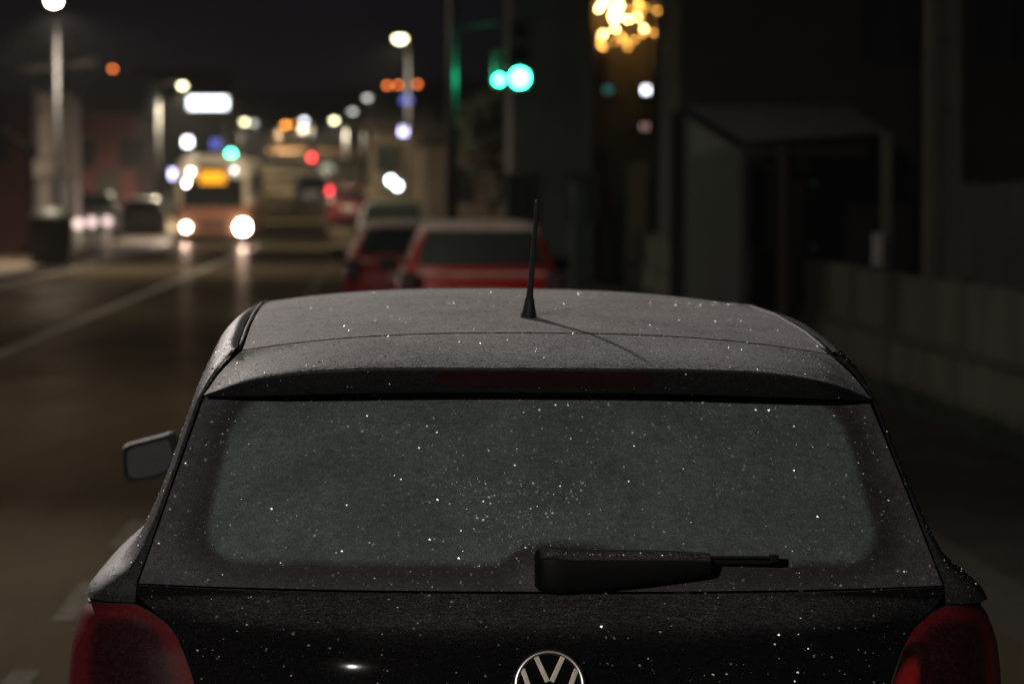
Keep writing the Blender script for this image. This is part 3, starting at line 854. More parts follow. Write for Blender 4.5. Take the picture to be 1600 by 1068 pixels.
# ------------------------------------------------------------------ street lamps
def street_lamp(label, head, ground_z, mat, arm=0.8, side=-1, power=0, r_=0.16, group='street lamps', colr=(1, .85, .6), pole_r=0.07, aim=None, fwd=0.0):
    """head = centre of the glowing lens; pole stands to the side of it"""
    base = Vector((head.x + side * arm, head.y + fwd, ground_z))
    t = thing('street_lamp', label, 'street lamp', base, 0, group)
    h = head.z - ground_z
    bm = bmesh.new(); cyl(bm, (0, 0, 0), (0, 0, h * 0.97), pole_r * 1.2, pole_r * 0.7, n=14); cyl(bm, (0, 0, 0), (0, 0, 0.35), pole_r * 1.9, pole_r * 1.5, n=14)
    mesh_obj('pole', bm, M['dark_metal'] if arm < .2 else M['rubber'], t, True)
    bm = bmesh.new(); path_tube(bm, [(0, 0, h * 0.96), (-side * arm * 0.3, -fwd * .3, h + 0.10), (-side * arm * 0.8, -fwd * .8, h + 0.14)], [0.04, 0.035, 0.03], 8); mesh_obj('arm', bm, M['metal'], t, True)
    bm = bmesh.new(); ball(bm, (-side * arm, -fwd, h + 0.10), min(0.26, r_ * 1.5), 14, (1.2, 0.8, 0.32)); mesh_obj('lamp_housing', bm, M['metal'], t, True)
    bm = bmesh.new(); ball(bm, (-side * arm, -fwd, h), r_, 14, (1.1, 1.0, 0.75)); mesh_obj('lamp_lens', bm, mat, t, True)
    if power:
        l = lamp('SPOT', 'lamp_glow', (-side * arm, -fwd, h - 0.1 - r_), power, colr, 0.12, angle=aim[1] if aim else 172, blend=1.0 if aim else 0.5); l.parent = t
        l.rotation_euler = (0, side * R(8), 0)
        if aim: l.rotation_euler = (Vector(aim[0]) - head).to_track_quat('-Z', 'Y').to_euler()
    return t
M['L_yel'] = emit('yellow_white_lamp', (1.0, 0.93, 0.55), 11)
M['L_warm'] = emit('warm_lamp', (1.0, 0.88, 0.66), 60)
M['L_dim'] = emit('dim_grey_lamp', (0.9, 0.9, 0.82), 2.4)
M['L_white'] = emit('cool_white_lamp', (0.85, 0.88, 1.0), 12)
M['L_blue'] = emit('blue_lamp', (0.1, 0.12, 0.5), 2.0)
M['L_lav'] = emit('lavender_lamp', (0.62, 0.60, 1.0), 8.0)
M['L_orange'] = emit('orange_lamp', (1.0, 0.36, 0.06), 10)
M['L_orange_dim'] = emit('dim_orange_lamp', (1.0, 0.22, 0.05), 10)
M['L_green'] = emit('green_signal_lens', (0.04, 1.0, 0.45), 40)
M['L_green_far'] = emit('far_green_signal_lens', (0.08, 1.0, 0.50), 22)
M['L_redsig'] = emit('red_lamp', (1.0, 0.05, 0.05), 9)
M['L_screen'] = emit('white_lit_panel', (0.88, 0.95, 1.0), 5)
M['L_shop'] = emit('shop_sign_light', (0.80, 0.92, 1.0), 14)
M['L_bulb'] = emit('warm_fairy_bulb', (1.0, 0.46, 0.09), 50)
M['L_bulb_hot'] = emit('bright_fairy_bulb', (1.0, 0.62, 0.22), 170)
M['L_near'] = emit('near_lamp_lens', (1.0, 0.88, 0.66), 20)

S = spot
street_lamp('tall street lamp with bright warm light at the upper left corner', S(84, 2, 65.8), 0.12, M['L_warm'], 0.10, -1, 3000, 0.13, colr=(1, .84, .66), pole_r=0.06, fwd=1.5)
street_lamp('street lamp above the bus, left of the glowing white panel', S(285, 134, 110), gz(110), M['L_yel'], 0.9, -1, 7000, 0.12)
street_lamp('street lamp over the street with its pole to the right, left of the green light', S(625, 60, 90.5), 0.12, M['L_yel'], 0.25, 1, 5000, 0.17, fwd=1.6, aim=((-5.0, 99.0, 0), 130), pole_r=0.045)
street_lamp('street lamp just below and right of the glowing white panel', S(359, 184, 165), gz(165), M['L_yel'], 0.9, -1, 4500, 0.16)
street_lamp('street lamp over the bus roof, brighter of the close pair', S(382, 190, 185), gz(185), M['L_yel'], 0.9, -1, 4500, 0.17)
street_lamp('dim street lamp at the right end of the row above the bus', S(396, 192, 200), gz(200), M['L_dim'], 0.9, -1, 1700, 0.2)
street_lamp('yellow-white street lamp over the middle of the far street', S(522, 188, 150), gz(150), M['L_yel'], 0.6, 1, 4500, 0.14)
street_lamp('faint grey street lamp, lower of two rising to the right', S(551, 174, 132), gz(132), M['L_dim'], 0.5, 1, 1700, 0.13)
street_lamp('faint grey street lamp, higher of two rising to the right', S(574, 153, 118), gz(118), M['L_dim'], 0.5, 1, 0, 0.12)
street_lamp('blue-white lamp beside the orange lamps up the street', S(475, 188, 230), gz(230), M['L_white'], 0.6, 1, 2500, 0.18)
street_lamp('faint pinkish lamp under the blue-white one up the street', S(473, 204, 230), gz(230), M['L_dim'], 0.6, 1, 0, 0.22)
street_lamp('orange lamp up the street, left one of the touching pair', S(446, 195, 250), gz(250), M['L_orange'], 0.6, -1, 12000, 0.22, colr=(1, .6, .3))
street_lamp('dimmer orange lamp up the street, right one of the touching pair', S(458, 194, 262), gz(262), M['L_orange'], 0.6, 1, 3000, 0.12, colr=(1, .6, .3))
for px, py, t_ in ((605, 134, 'left one of the three dim orange lamps on the hill'), (622, 133, 'middle one of the three dim orange lamps on the hill'), (652, 132, 'right one of the three dim orange lamps on the hill'), (176, 108, 'lone dim orange lamp on the hill at the left')):
    q = S(px, py, 620); q.z = S(px, py, 620).z
    street_lamp(t_, q, hill(q.x, 620), M['L_orange_dim'], 0.6, 1, 0, 0.38, group='lamps on the far hill', pole_r=0.12)
# the two near lamps whose light falls on the parked cars, just outside the picture to the left and behind
la = street_lamp('street lamp on the left pavement whose light falls on the black car', Vector((-6.6, 21.5, 8.8)), 0.12, M['L_near'], 1.4, -1, 7800, 0.08, colr=(1.0, 0.90, 0.85), aim=((0.0, 6.6, 1.2), 62))
l = lamp('SPOT', 'lamp_glow', (1.4, 0, 8.45), 2000, (1.0, 0.84, 0.68), 0.12, angle=168, blend=1.0); l.parent = la  # second, wide light added at this lamp to fill the road
street_lamp('unseen street lamp added on the left pavement to light the middle stretch of road', Vector((-6.8, 43.0, 7.6)), 0.12, M['L_near'], 1.2, -1, 950, 0.13, colr=(1.0, 0.84, 0.66))  # unseen lamp, added to brighten the dark stretch of road
street_lamp('street lamp on the left pavement behind the viewer', Vector((-6.3, -12.0, 5.8)), 0.12, M['L_near'], 1.5, -1, 4300, 0.13, colr=(1.0, 0.94, 0.87), aim=((1.2, 7.0, 1.0), 46))

# ------------------------------------------------------------------ traffic lights
def signal_head(t, loc, lit_mat, r_=0.105, n_=3, lit_i=0, hood=True, name='signal_head'):
    sh = bpy.data.objects.new(name, None); col.objects.link(sh); sh.parent = t; sh.location = loc
    bm = bmesh.new(); H_ = r_ * 2.7
    box(bm, (0, 0.10, (n_ - 1) / 2 * H_), (r_ * 2.7, 0.18, n_ * H_), bev=0.02)
    for k in range(n_):
        # hoods: open half tubes
        for a in np.linspace(R(10), R(170), 9):
            box(bm, (math.cos(a) * r_ * 1.1, -0.08, k * H_ + math.sin(a) * r_ * 1.1), (0.05, 0.2, 0.012), ry=-(a - PI / 2))
    mesh_obj('housing', bm, M['signal'], sh)
    for k in range(n_):
        bm = bmesh.new(); cyl(bm, (0, 0.02, k * H_), (0, -0.01, k * H_), r_, n=24)
        mesh_obj('lens', bm, lit_mat if k == lit_i else M['pane'], sh)
    return sh
YT = 45.0
base = S(706, 300, YT)
ts = thing('traffic_light', 'traffic light on a tall pole with its green lens lit, right of the street', 'traffic light', (base.x, YT, 0.12))
bm = bmesh.new(); cyl(bm, (0, 0, 0), (0, 0, 6.8), 0.085, 0.065, n=16); mesh_obj('pole', bm, M['dark_metal'], ts, True)
g = S(812, 122, YT)
bm = bmesh.new(); cyl(bm, (0, -0.02, g.z + 0.62), (g.x - base.x + .3, 0.1, g.z + 0.80), 0.02, 0.014, n=10); mesh_obj('arm', bm, M['rubber'], ts, True)
signal_head(ts, (g.x - base.x, 0, g.z - .12), M['L_green'], 0.13)
l = lamp('POINT', 'green_glow', (g.x - base.x - .5, 0.0, g.z - .12), 60, (0.02, 1.0, 0.42), 0.1); l.parent = ts
g2 = S(780, 125, YT)
signal_head(ts, (g2.x - base.x, 0, g2.z - .12), M['L_green'], 0.065)
q = S(487, 247, 200)
t4 = thing('traffic_light', 'far red traffic light above the middle of the street', 'traffic light', (q.x, 200, gz(200)))
bm = bmesh.new(); cyl(bm, (0, 0.1, 0), (0, 0.1, q.z - gz(200)), 0.06, n=12); mesh_obj('pole', bm, M['dark_metal'], t4, True)
signal_head(t4, (0, 0, q.z - gz(200) - .5), M['L_redsig'], 0.2, lit_i=1)
g3 = S(361, 241, 140)
t3 = thing('traffic_light', 'far green traffic light above the right corner of the bus', 'traffic light', (g3.x, 140, gz(140)))
bm = bmesh.new(); cyl(bm, (0, 0.1, 0), (0, 0.1, g3.z - gz(140) + .8), 0.06, n=12); mesh_obj('pole', bm, M['dark_metal'], t3, True)
signal_head(t3, (0, 0, g3.z - gz(140)), M['L_green_far'], 0.17)

# ------------------------------------------------------------------ buildings
def house(name, label, px0, px1, Y, wall_h, roof_h, depth, wallm, roofm=None, wins=(), lit=(), doors=(), group=None, over=0.3, z0=None, eave=None, cat='house', gable_front=False):
    a, b_ = S(px0, 300, Y).x, S(px1, 300, Y).x
    z0 = gz(Y) if z0 is None else z0
    t = thing(name, label, cat, ((a + b_) / 2, Y, z0), 0, group)
    W_ = b_ - a
    bm = bmesh.new(); box(bm, (0, depth / 2, wall_h / 2), (W_, depth, wall_h)); mesh_obj('wall', bm, wallm, t)
    if roof_h:
        bm = bmesh.new()
        w2, d0, d1 = W_ / 2 + over, -over, depth + over
        if gable_front:
            pr = [(-w2, wall_h - .05), (0, wall_h + roof_h), (w2, wall_h - .05)]
            f = [[bm.verts.new((x, d, z)) for x, z in pr] for d in (d0, d1)]
            bm.faces.new(f[0]); bm.faces.new(f[1]); 
            for i, j in ((0, 1), (1, 2), (2, 0)): bm.faces.new((f[0][i], f[0][j], f[1][j], f[1][i]))
        else:
            pr = [(d0, wall_h - .02), ((d0 + d1) / 2, wall_h + roof_h), (d1, wall_h - .02)]
            f = [[bm.verts.new((x, d, z)) for d, z in pr] for x in (-w2, w2)]
            bm.faces.new(f[0]); bm.faces.new(f[1])
            for i, j in ((0, 1), (1, 2), (2, 0)): bm.faces.new((f[0][i], f[0][j], f[1][j], f[1][i]))
        mesh_obj('roof', bm, roofm or M['roof'], t)
    def win(x, z, w_, h_, mt):
        fo = bpy.data.objects.new('window', None); col.objects.link(fo); fo.parent = t; fo.location = (x, 0, z)
        bm = bmesh.new()
        for (cx, cz, sx, sz) in ((0, h_ / 2, w_ + .1, .07), (0, -h_ / 2, w_ + .1, .07), (-w_ / 2, 0, .07, h_ - .075), (w_ / 2, 0, .07, h_ - .075), (0, 0, .05, h_ - .075)):
            box(bm, (cx, -.03, cz), (sx, .08, sz))
        mesh_obj('frame', bm, M['wood'], fo)
        bm = bmesh.new(); box(bm, (0, -.012, 0), (w_ - .07, .02, h_ - .07)); mesh_obj('pane', bm, mt, fo)
    for x, z, w_, h_ in wins: win(x, z, w_, h_, M['pane'])
    for px, py, w_, h_, mt in lit:
        q = S(px, py, Y); win(q.x - (a + b_) / 2, q.z - z0, w_, h_, mt)
    for x, w_, h_ in doors:
        bm = bmesh.new(); box(bm, (x, -.02, h_ / 2), (w_, .06, h_)); mesh_obj('door', bm, M['wood'], t)
    return t

# left: red building with pale fascia
hb = house('red_house', 'dark red building with pale roof edge at the far left', -160, 52, 78, 4.3, 0, 12, M['render_red'], wins=((-1.4, 2.9, 1.0, 1.1), (0.6, 2.9, 1.0, 1.1)), cat='building', z0=0.1)
bm = bmesh.new()
a_, b_ = S(-170, 110, 76.8), S(132, 90, 76.8)
bx = hb.location.x
v = [(a_.x - bx, -1.4, 4.35), (b_.x - bx, -1.4, 4.95), (b_.x - bx, 3, 5.05), (a_.x - bx, 3, 4.45)]
lo = [bm.verts.new(p_) for p_ in v]; up = [bm.verts.new((p_[0], p_[1], p_[2] + .17)) for p_ in v]
bm.faces.new(lo); bm.faces.new(up)
for i in range(4): bm.faces.new((lo[i], lo[(i + 1) % 4], up[(i + 1) % 4], up[i]))
mesh_obj('canopy_roof', bm, M['cream'], hb)
bm = bmesh.new()
cyl(bm, (b_.x - bx - .35, -1.2, 4.95), (b_.x - bx - 1.15, 0.0, 3.7), 0.06, n=8); mesh_obj('roof_brace', bm, M['cream'], hb)
bm = bmesh.new(); rr = S(0, 200, 77.5); r2 = S(60, 240, 77.5)
path_tube(bm, [(rr.x - bx, -.3, rr.z - .1), (r2.x - bx, -.3, r2.z - .1)], [.09, .09], 8); mesh_obj('stair_rail', bm, M['cream'], hb)
# pale kiosk with two columns under a box sign
M['bollard_added_glow'] = emit('pinkish_cap_added_glow', (1.0, 0.74, 0.70), 1.6)  # emission stands in for light caught by the bollard caps
ks = thing('kiosk', 'pale kiosk with two columns behind the street lamp pole at the left', 'kiosk', (S(90, 300, 73).x, 73, 0.12))
for s in (-1, 1):
    bm = bmesh.new(); box(bm, (s * 0.32, 0, 1.4), (0.24, 0.24, 2.8), bev=.02); box(bm, (s * 0.32, 0, 0.1), (0.34, 0.34, 0.2), bev=.02); mesh_obj('column', bm, M['cream'], ks)
bm = bmesh.new(); box(bm, (0, 0, 2.15), (1.1, 0.5, 0.42), bev=.03); mesh_obj('counter_panel', bm, M['cream'], ks)
bm = bmesh.new(); box(bm, (0, 0.02, 3.2), (0.86, 0.4, 1.55), bev=.03); mesh_obj('upper_panel', bm, M['cream'], ks)
for x in (-.33, .20):
    bm = bmesh.new(); ball(bm, (x, -.25, 3.65), 0.10, 12); mesh_obj('globe', bm, M['cream'], ks, True)
# bin
q = S(83, 414, 66)
bn_ = thing('recycling_bin', 'black round-topped recycling bin at the foot of the left street lamp', 'bin', (q.x, 65.5, 0.12))
rr = [[(r_ * math.cos(a), r_ * math.sin(a), z) for a in np.linspace(0, 2 * PI, 33)] for z, r_ in ((0, .40), (.1, .44), (.8, .47), (1.0, .46))]
bm = bmesh.new(); grid_bm(bm, np.array(rr)); mesh_obj('bin_body', bm, M['bin'], bn_, True)
rr = [[(r_ * math.cos(a), r_ * math.sin(a), z) for a in np.linspace(0, 2 * PI, 33)] for z, r_ in ((.98, .49), (1.03, .485), (1.15, .40), (1.24, .22), (1.27, .02))]
bm = bmesh.new(); grid_bm(bm, np.array(rr)); mesh_obj('bin_lid', bm, M['bin_lid'], bn_, True)
bm = bmesh.new(); box(bm, (0, -.44, .9), (.3, .1, .14), bev=.01); mesh_obj('bin_slot', bm, M['rubber'], bn_)
# bollards; their pale caps are brightened by added emission
M['bollard_top'] = plain('pale_bollard_cap', (0.75, 0.66, 0.62), 0.35, 0.1, var=0.05)
for i, (px, Y, lb) in enumerate(((123, 70, 'leftmost of three bollards with a bright pink-white cap, glow added, next to the bin'), (144, 74, 'middle one of three bollards with bright pink-white caps, glow added'), (168, 77, 'rightmost and palest of three bollards by the kerb, cap glow added'))):
    q = S(px, 400, Y)
    t = thing('bollard', lb, 'bollard', (q.x, Y, 0.12), 0, 'bollards along the left kerb')
    bm = bmesh.new(); cyl(bm, (0, 0, 0), (0, 0, .72), .11, .10, n=16); mesh_obj('post', bm, M['bollard_top'] if i == 2 else M['metal'], t, True)
    bm = bmesh.new(); ball(bm, (0, 0, .85), .12, 14); mesh_obj('cap_added_glow', bm, M['bollard_added_glow'], t, True)
# left terraces
house('terraced_house', 'dark house front between the kiosk and the bus', 128, 212, 118, 4.2, 1.6, 10, M['render_red'], wins=((-1, 2.6, .9, 1.1), (.9, 2.6, .9, 1.1)), doors=((0, .9, 2.0),), group='houses along the left side')
house('terraced_house', 'grey house behind the bus with small white and blue lit windows', 206, 350, 150, 4.6, 1.8, 12, M['render_grey'], wins=((-1.4, 1.0, .8, 1.0),),
      lit=((293, 222, 0.42, 0.46, M['L_white']), (337, 225, .5, .5, M['L_blue']), (273, 272, .5, .5, M['L_lav'])), group='houses along the left side')
house('terraced_house', 'distant warm-lit building front high at the end of the street', 425, 502, 300, 2.6, 1.2, 12, M['render_brown'], wins=((-1.8, 1.3, .8, .9), (1.8, 1.3, .8, .9)), lit=((458, 236, 1.3, 0.6, emit('warm_shop_window', (1, .6, .38), .28)), (478, 236, 1.2, 0.6, emit('warm_shop_window_b', (1, .66, .45), .24))), z0=hill(-9, 300) + .3)
house('terraced_house', 'distant grey house right of the bus up the street', 378, 408, 210, 3.6, 1.4, 10, M['render_grey'], wins=((0, 2.4, .8, .9),), lit=((404, 268, .3, .3, M['L_dim']),), group='houses along the left side')
# white glowing panel on posts
q = S(325, 161, 128)
pn = thing('lit_panel', 'large glowing white panel on posts above the bus', 'advertising panel', (q.x, 128, gz(128)))
hz = q.z - gz(128)
bm = bmesh.new(); box(bm, (0, .1, hz), (1.75, .2, .62), bev=.02)
for s in (-1, 1): cyl(bm, (s * .6, .12, 0), (s * .6, .12, hz - .3), .07, n=10)
mesh_obj('panel_case', bm, M['dark_metal'], pn)
bm = bmesh.new(); box(bm, (0, -.01, hz), (1.66, .03, .50), bev=.005); mesh_obj('panel_face', bm, M['L_screen'], pn)
# right far side houses
house('roadside_house', 'grey house right of the street with lavender lit window and bright shop sign', 578, 668, 112, 3.8, 1.1, 12, M['render_brown'], wins=((-.5, 2.7, .7, .9),), lit=((631, 205, .36, .36, M['L_lav']),), group='houses along the right side', z0=0.3)
q = S(616, 286, 110)
sg = thing('shop_sign', 'bright blue-white lit shop sign above the pale frosted car', 'sign', (q.x, 110, q.z))
bm = bmesh.new(); box(bm, (0, .08, 0), (.72, .14, .5), ry=R(32), bev=.02); cyl(bm, (0.1, .1, 0), (0.1, .1, -q.z + .3), .05, n=10); mesh_obj('sign_case', bm, M['dark_metal'], sg)
for x, z, r_ in ((-.13, .10, .13), (.12, -.10, .13)):
    bm = bmesh.new(); cyl(bm, (x, -.04, z), (x, .0, z), r_, n=20); mesh_obj('sign_lamp', bm, M['L_shop'], sg)
q = S(511, 268, 190)
bm = bmesh.new()
sg = thing('round_sign', 'faint grey-white round sign up the street beside the red tail lights', 'sign', (q.x, 190, gz(190)))
bm = bmesh.new(); cyl(bm, (0, .05, 0), (0, .05, q.z - gz(190)), .05, n=10); mesh_obj('sign_post', bm, M['metal'], sg, True)
bm = bmesh.new(); cyl(bm, (0, -.02, q.z - gz(190)), (0, .03, q.z - gz(190)), .5, n=24); mesh_obj('sign_disc', bm, emit('pale_backlit_disc', (.8, .85, .8), .22), sg)
q = S(635, 157, 160)
sg = thing('wall_lamp', 'very faint blue lamp right of the far lamps below the orange ones', 'lamp', (q.x, 160, gz(160)))
bm = bmesh.new(); cyl(bm, (0, .05, 0), (0, .05, q.z - gz(160)), .05, n=10); mesh_obj('post', bm, M['metal'], sg, True)
bm = bmesh.new(); ball(bm, (0, 0, q.z - gz(160)), .3, 14); mesh_obj('globe', bm, M['L_blue'], sg, True)

# gabled brown house behind the traffic pole and the large block lit green
house('roadside_house', 'brown gabled house behind the traffic light pole', 668, 842, 74, 2.9, 1.25, 9, M['render_brown'], wins=((-.6, 1.8, .6, .8), (.7, 1.8, .6, .8)), gable_front=True, group='houses along the right side', z0=.1)
house('apartment_block', 'dark block washed green below the bright traffic light', 800, 925, 54, 5.6, 0, 3, M['render_grey'], wins=((-.55, 1.5, .5, .8), (.55, 1.5, .5, .8)), cat='building', z0=.1)
house('apartment_block', 'ochre building with fairy lights on its upper corner', 905, 1024, 56, 6.6, 0, 9, M['render_yellow'], wins=((-.4, 4.1, .4, .9), (-.35, 1.9, .35, .9)),
      lit=((1009, 141, .18, .20, M['L_white']), (1007, 198, .18, .18, emit('dim_pink_light', (1, .62, .55), .9)), (950, 140, .2, .2, emit('dim_teal_light', (.12, .5, .45), .5))), cat='building', z0=.1)
# fairy lights
q0 = S(985, 40, 55.5)
fl_ = thing('string_lights', 'golden fairy lights clustered on the corner of the ochre building', 'fairy lights', (q0.x, 55.5, q0.z))
rb = random.Random(11)
pts = []
for _ in range(26): pts.append((rb.gauss(960, 14), rb.uniform(-35, 60), 1))
for _ in range(12): pts.append((rb.uniform(934, 982), rb.uniform(52, 82), 0))
for _ in range(18): pts.append((rb.uniform(985, 1048), rb.uniform(-30, 64), 0))
for _ in range(8): pts.append((rb.uniform(985, 1042), rb.uniform(-34, 20), 0))
wire = []
for px, py, hot in pts:
    Yb = 55.5 + rb.uniform(-.3, .3)
    q = S(px, py, Yb) - fl_.location; wire.append(q)
    bm = bmesh.new(); ball(bm, q, .015 if hot else .011, 8); mesh_obj('bulb', bm, M['L_bulb_hot'] if hot else M['L_bulb'], fl_, True)
wire.sort(key=lambda v_: v_.z)
bm = bmesh.new(); path_tube(bm, [tuple(v_) for v_ in wire], [.004] * len(wire), 4); mesh_obj('cable', bm, M['rubber'], fl_)
l = lamp('POINT', 'fairy_glow', (-.3, -.5, 0.2), 5, (1.0, .62, .2), .4); l.parent = fl_

# dark house and yard on the right
house('dark_house', 'large unlit house looming at the upper right', 1062, 1760, 47, 7.5, 2.0, 3.4, M['render_dark'], wins=((-.2, 4.4, 1.1, 1.3), (1.6, 4.4, 1.1, 1.3), (3.1, 4.2, .9, 1.2)), z0=0.0)
# shed with a sloping corrugated roof
sx0, sx1, sy = S(1090, 200, 36).x, S(1400, 200, 30).x, 30.0
shed = thing('shed', 'open shed with rusty corrugated lean-to roof behind the right wall', 'shed', (0, 0, 0))
shed.location = ((sx0 + sx1) / 2, 33, 0)
cx_, cy_ = (sx0 + sx1) / 2, 33
bm = bmesh.new()
A_ = [S(1165, 222, 31), S(1392, 208, 29.5)]; B_ = [S(1075, 168, 37), S(1330, 166, 36)]
na, nb = 96, 8
rows_ = []
for j in range(nb + 1):
    v_ = j / nb; r_ = []
    for i in range(na + 1):
        u = i / na
        p = A_[0].lerp(A_[1], u).lerp(B_[0].lerp(B_[1], u), v_)
        r_.append((p.x - cx_, p.y - cy_, p.z + 0.02 * math.sin(u * 24 * 2 * PI)))
    rows_.append(r_)
grid_bm(bm, np.array(rows_)); mesh_obj('roof', bm, M['corrugated'], shed, True)
bm = bmesh.new()
for u in (0.0, 0.27, 1.0):
    p = A_[0].lerp(A_[1], u); box(bm, (p.x - cx_, p.y - cy_ + .08, p.z / 2 - .03), (.09, .09, p.z - .02)) if u < 1 else None
mesh_obj('post', bm, M['wood'], shed)
bm = bmesh.new()
p = A_[0].lerp(B_[0], .0); q = B_[0]
d_ = (q - p); L_ = math.hypot(d_.x, d_.y)
for k in range(22):
    t_ = (k + .5) / 22; c_ = p.lerp(q, t_)
    box(bm, (c_.x - cx_, c_.y - cy_ + .05, c_.z / 2 - .05), (.07, L_ / 22 * .9, c_.z - .1), rz=math.atan2(d_.y, d_.x) - PI / 2 if False else 0)
mesh_obj('side_boards', bm, M['render_dark'], shed)
bm = bmesh.new(); box(bm, ((A_[0].x + A_[1].x) / 2 - cx_, A_[0].y - cy_ + .05, A_[0].z - .09), (A_[1].x - A_[0].x, .06, .12)); mesh_obj('eaves_beam', bm, M['wood'], shed)
bm = bmesh.new(); box(bm, (0.6, 4.3, 1.35), (3.0, .1, 2.7)); mesh_obj('back_wall', bm, M['render_dark'], shed)
# posts and boxes
def yard_post(px, Y, top_py, label, wdt=.1, mat='wood'):
    q = S(px, 400, Y); tz = S(px, top_py, Y).z
    t = thing('yard_post', label, 'post', (q.x, Y, 0), 0)
    bm = bmesh.new(); box(bm, (0, 0, tz / 2), (wdt, wdt, tz), bev=.008); mesh_obj('shaft', bm, M[mat], t)
    bm = bmesh.new(); box(bm, (0, 0, tz + .012), (wdt + .04, wdt + .04, .024), bev=.004); mesh_obj('cap', bm, M[mat], t)
    return t
yard_post(1385, 26.3, 210, 'pale timber post holding up the right end of the shed roof', .085, 'concrete')
q = S(1371, 390, 26.2)
mb = thing('meter_box', 'small white box fixed to the pale post beside the shed', 'meter box', (q.x, 26.18, q.z))
bm = bmesh.new(); box(bm, (0, 0, 0), (.085, .08, .29), bev=.008); mesh_obj('case', bm, M['white_box'], mb)
bm = bmesh.new(); box(bm, (0, -.045, 0.02), (.065, .014, .2), bev=.003); mesh_obj('lid', bm, M['white_box'], mb)
# utility pole
q = S(1471, 400, 28)
up_ = thing('utility_pole', 'thick pale concrete utility pole rising out of the picture at the right', 'utility pole', (q.x, 28, 0))
bm = bmesh.new(); v = []
rr = [[(a_ * .15 * k_, b2 * .14 * k_, z) for a_, b2 in ((-1, -1), (-.35, -1), (-.3, -.8), (.3, -.8), (.35, -1), (1, -1), (1, 1), (-1, 1), (-1, -1))] for z, k_ in ((0, 1.08), (4, 1.0), (9, .8))]
vv_ = [[bm.verts.new(p_) for p_ in r_[:-1]] for r_ in rr]
for A1, B1 in zip(vv_, vv_[1:]):
    for i in range(8): bm.faces.new((A1[i], A1[(i + 1) % 8], B1[(i + 1) % 8], B1[i]))
bm.faces.new(vv_[-1]); mesh_obj('shaft', bm, M['concrete'], up_)
bm = bmesh.new(); box(bm, (0, 0, 8.4), (1.8, .1, .12)); mesh_obj('crossarm', bm, M['wood'], up_)
for x in (-.8, -.3, .3, .8):
    bm = bmesh.new(); cyl(bm, (x, 0, 8.46), (x, 0, 8.62), .05, .03, n=10); mesh_obj('insulator', bm, M['white_box'], up_)
bm = bmesh.new()
for z in (2.45, 3.1): cyl(bm, (0, -.145, z), (0, -.12, z), .03, n=10)
mesh_obj('bolt', bm, M['rubber'], up_)
# boundary wall in panels with a plinth ledge
bw = thing('boundary_wall', 'low stained concrete wall with a ledge along the right of the street', 'wall', (4.5, 4, 0))
bm = bmesh.new()
y = 0.0; rw = random.Random(5)
while y < 54:
    L_ = 1.9
    box(bm, (0.08 + rw.uniform(-.008, .008), y + L_ / 2, 0.69 + rw.uniform(-.012, .012)), (.14, L_ - .03, .54), bev=.008)
    y += L_
mesh_obj('wall_panels', bm, M['wall'], bw)
bm = bmesh.new(); box(bm, (0.06, 27, .19), (.24, 54, .44), bev=.015); mesh_obj('plinth', bm, M['wall'], bw)
bm = bmesh.new(); box(bm, (0.06, 27, .425), (.30, 54, .05), bev=.01); mesh_obj('ledge', bm, M['render_dark'], bw)
# picket fence behind the wall
def fence(label, x0, y0, x1, y1, zb, zt, step, mat, railm, pw=.09, zt1=None):
    t = thing('picket_fence', label, 'fence', (x0, y0, 0))
    L_ = math.hypot(x1 - x0, y1 - y0); n_ = int(L_ / step); ang = math.atan2(y1 - y0, x1 - x0)
    t.rotation_euler = (0, 0, ang)
    rf = random.Random(int(x0 * 10))
    for k in range(min(n_, 95)):
        h = zt + ((zt1 or zt) - zt) * k / n_ + rf.uniform(-.02, .02)
        bm = bmesh.new(); box(bm, (k * step + step / 2, 0, (zb + h) / 2), (pw, .022, h - zb), rz=rf.uniform(-.05, .05), ry=rf.uniform(-.01, .01)); mesh_obj('picket', bm, mat, t)
    for z in (zb + .12, zt - .2):
        bm = bmesh.new(); box(bm, (L_ / 2, .04, z), (L_, .045, .07)); mesh_obj('rail', bm, railm, t)
    return t
fence('dark slatted fence above the wall left of the shed', 4.75, 52, 4.72, 33, .95, 1.98, .24, M['wood'], M['green_metal'], .15)
fence('dark picket fence standing on the wall at the right edge', 4.62, 24.5, 4.6, 12, .98, 1.75, .16, M['render_dark'], M['dark_metal'], .10)
fence('slatted gate fence beyond the red cars, right of the dark pillar', 3.6, 60, 4.7, 53, .1, 2.25, .2, M['render_brown'], M['green_metal'], .13)
yard_post(905, 48, 285, 'dark pillar at the end of the slatted fence beyond the nearest red car', .22, 'rubber')

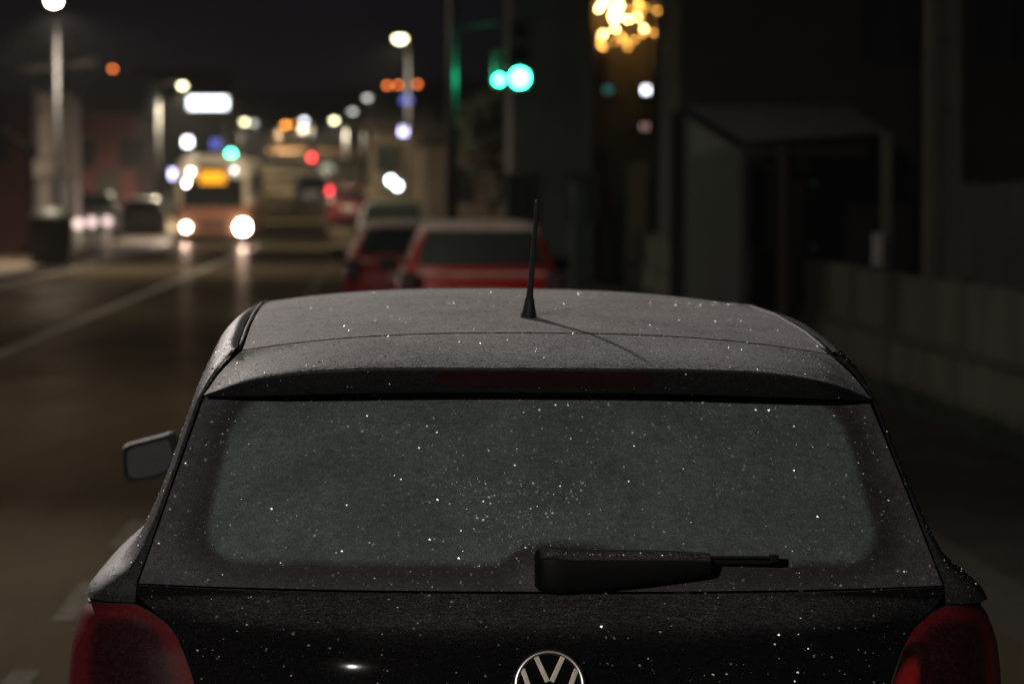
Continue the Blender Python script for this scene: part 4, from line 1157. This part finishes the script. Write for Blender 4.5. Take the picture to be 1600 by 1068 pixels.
# bare-ish trees on the right and far left
def tree(label, X, Y, H_, seed, spread=1.2, leafn=2600, z0=0):
    t = thing('street_tree', label, 'tree', (X, Y, z0), 0, 'trees beside the street')
    rt = random.Random(seed)
    bm = bmesh.new(); tips = []
    def grow(p, d, L_, r_, dep):
        pts_ = [p]; dd = d.copy(); q_ = p.copy()
        for _ in range(3):
            dd = (dd + Vector((rt.uniform(-.2, .2), rt.uniform(-.2, .2), rt.uniform(-.03, .15)))).normalized(); q_ = q_ + dd * L_ / 3; pts_.append(q_.copy())
        path_tube(bm, pts_, [r_, r_ * .85, r_ * .7, r_ * .55], 6)
        if dep == 0: tips.append(q_); return
        for _ in range(3 if dep > 1 else 2):
            nd = (dd + Vector((rt.uniform(-.9, .9), rt.uniform(-.9, .9), rt.uniform(-.1, .6)))).normalized(); tips.append(q_); grow(q_, nd, L_ * .68, r_ * .55, dep - 1)
    grow(Vector((0, 0, 0)), Vector((0, 0, 1)), H_ * .4, H_ * .025, 4)
    mesh_obj('trunk', bm, M['bark'], t, True)
    bm = bmesh.new()
    for _ in range(leafn):
        c_ = rt.choice(tips) + Vector((rt.gauss(0, .3 * spread), rt.gauss(0, .3 * spread), rt.gauss(0, .25 * spread)))
        s_ = rt.uniform(.04, .09); a_ = Matrix.Rotation(rt.random() * 6, 3, 'Z') @ Matrix.Rotation(rt.random() * 3, 3, 'X')
        bm.faces.new([bm.verts.new(c_ + a_ @ Vector(p_) * s_) for p_ in ((-1, -.6, 0), (1, -.6, 0), (0, 1.3, 0))])
    mesh_obj('crown', bm, M['leaf'], t)
    return t
tree('rounded tree left of the brown gabled house', S(690, 300, 66).x + 1.3, 66, 3.4, 4, 0.9)
tree('tall dark tree behind the ochre building', 7.2, 70, 9.5, 9, 1.6, 3600)
tree('dark tree behind the bus at the left', -13.5, 130, 7.5, 21, 1.5, 2600, gz(130))

# ------------------------------------------------------------------ thin night haze
m = bpy.data.materials.new('night_haze'); m.use_nodes = True
n = m.node_tree; n.nodes.clear()
ou = n.nodes.new('ShaderNodeOutputMaterial'); pv = n.nodes.new('ShaderNodeVolumePrincipled')
pv.inputs['Color'].default_value = (.85, .87, .9, 1); pv.inputs['Density'].default_value = 0.00028; pv.inputs['Anisotropy'].default_value = 0.3
n.links.new(pv.outputs[0], ou.inputs['Volume'])
bm = bmesh.new(); box(bm, (0, 1200, 40), (3100, 3100, 90)); props(mesh_obj('haze', bm, m), kind='stuff')
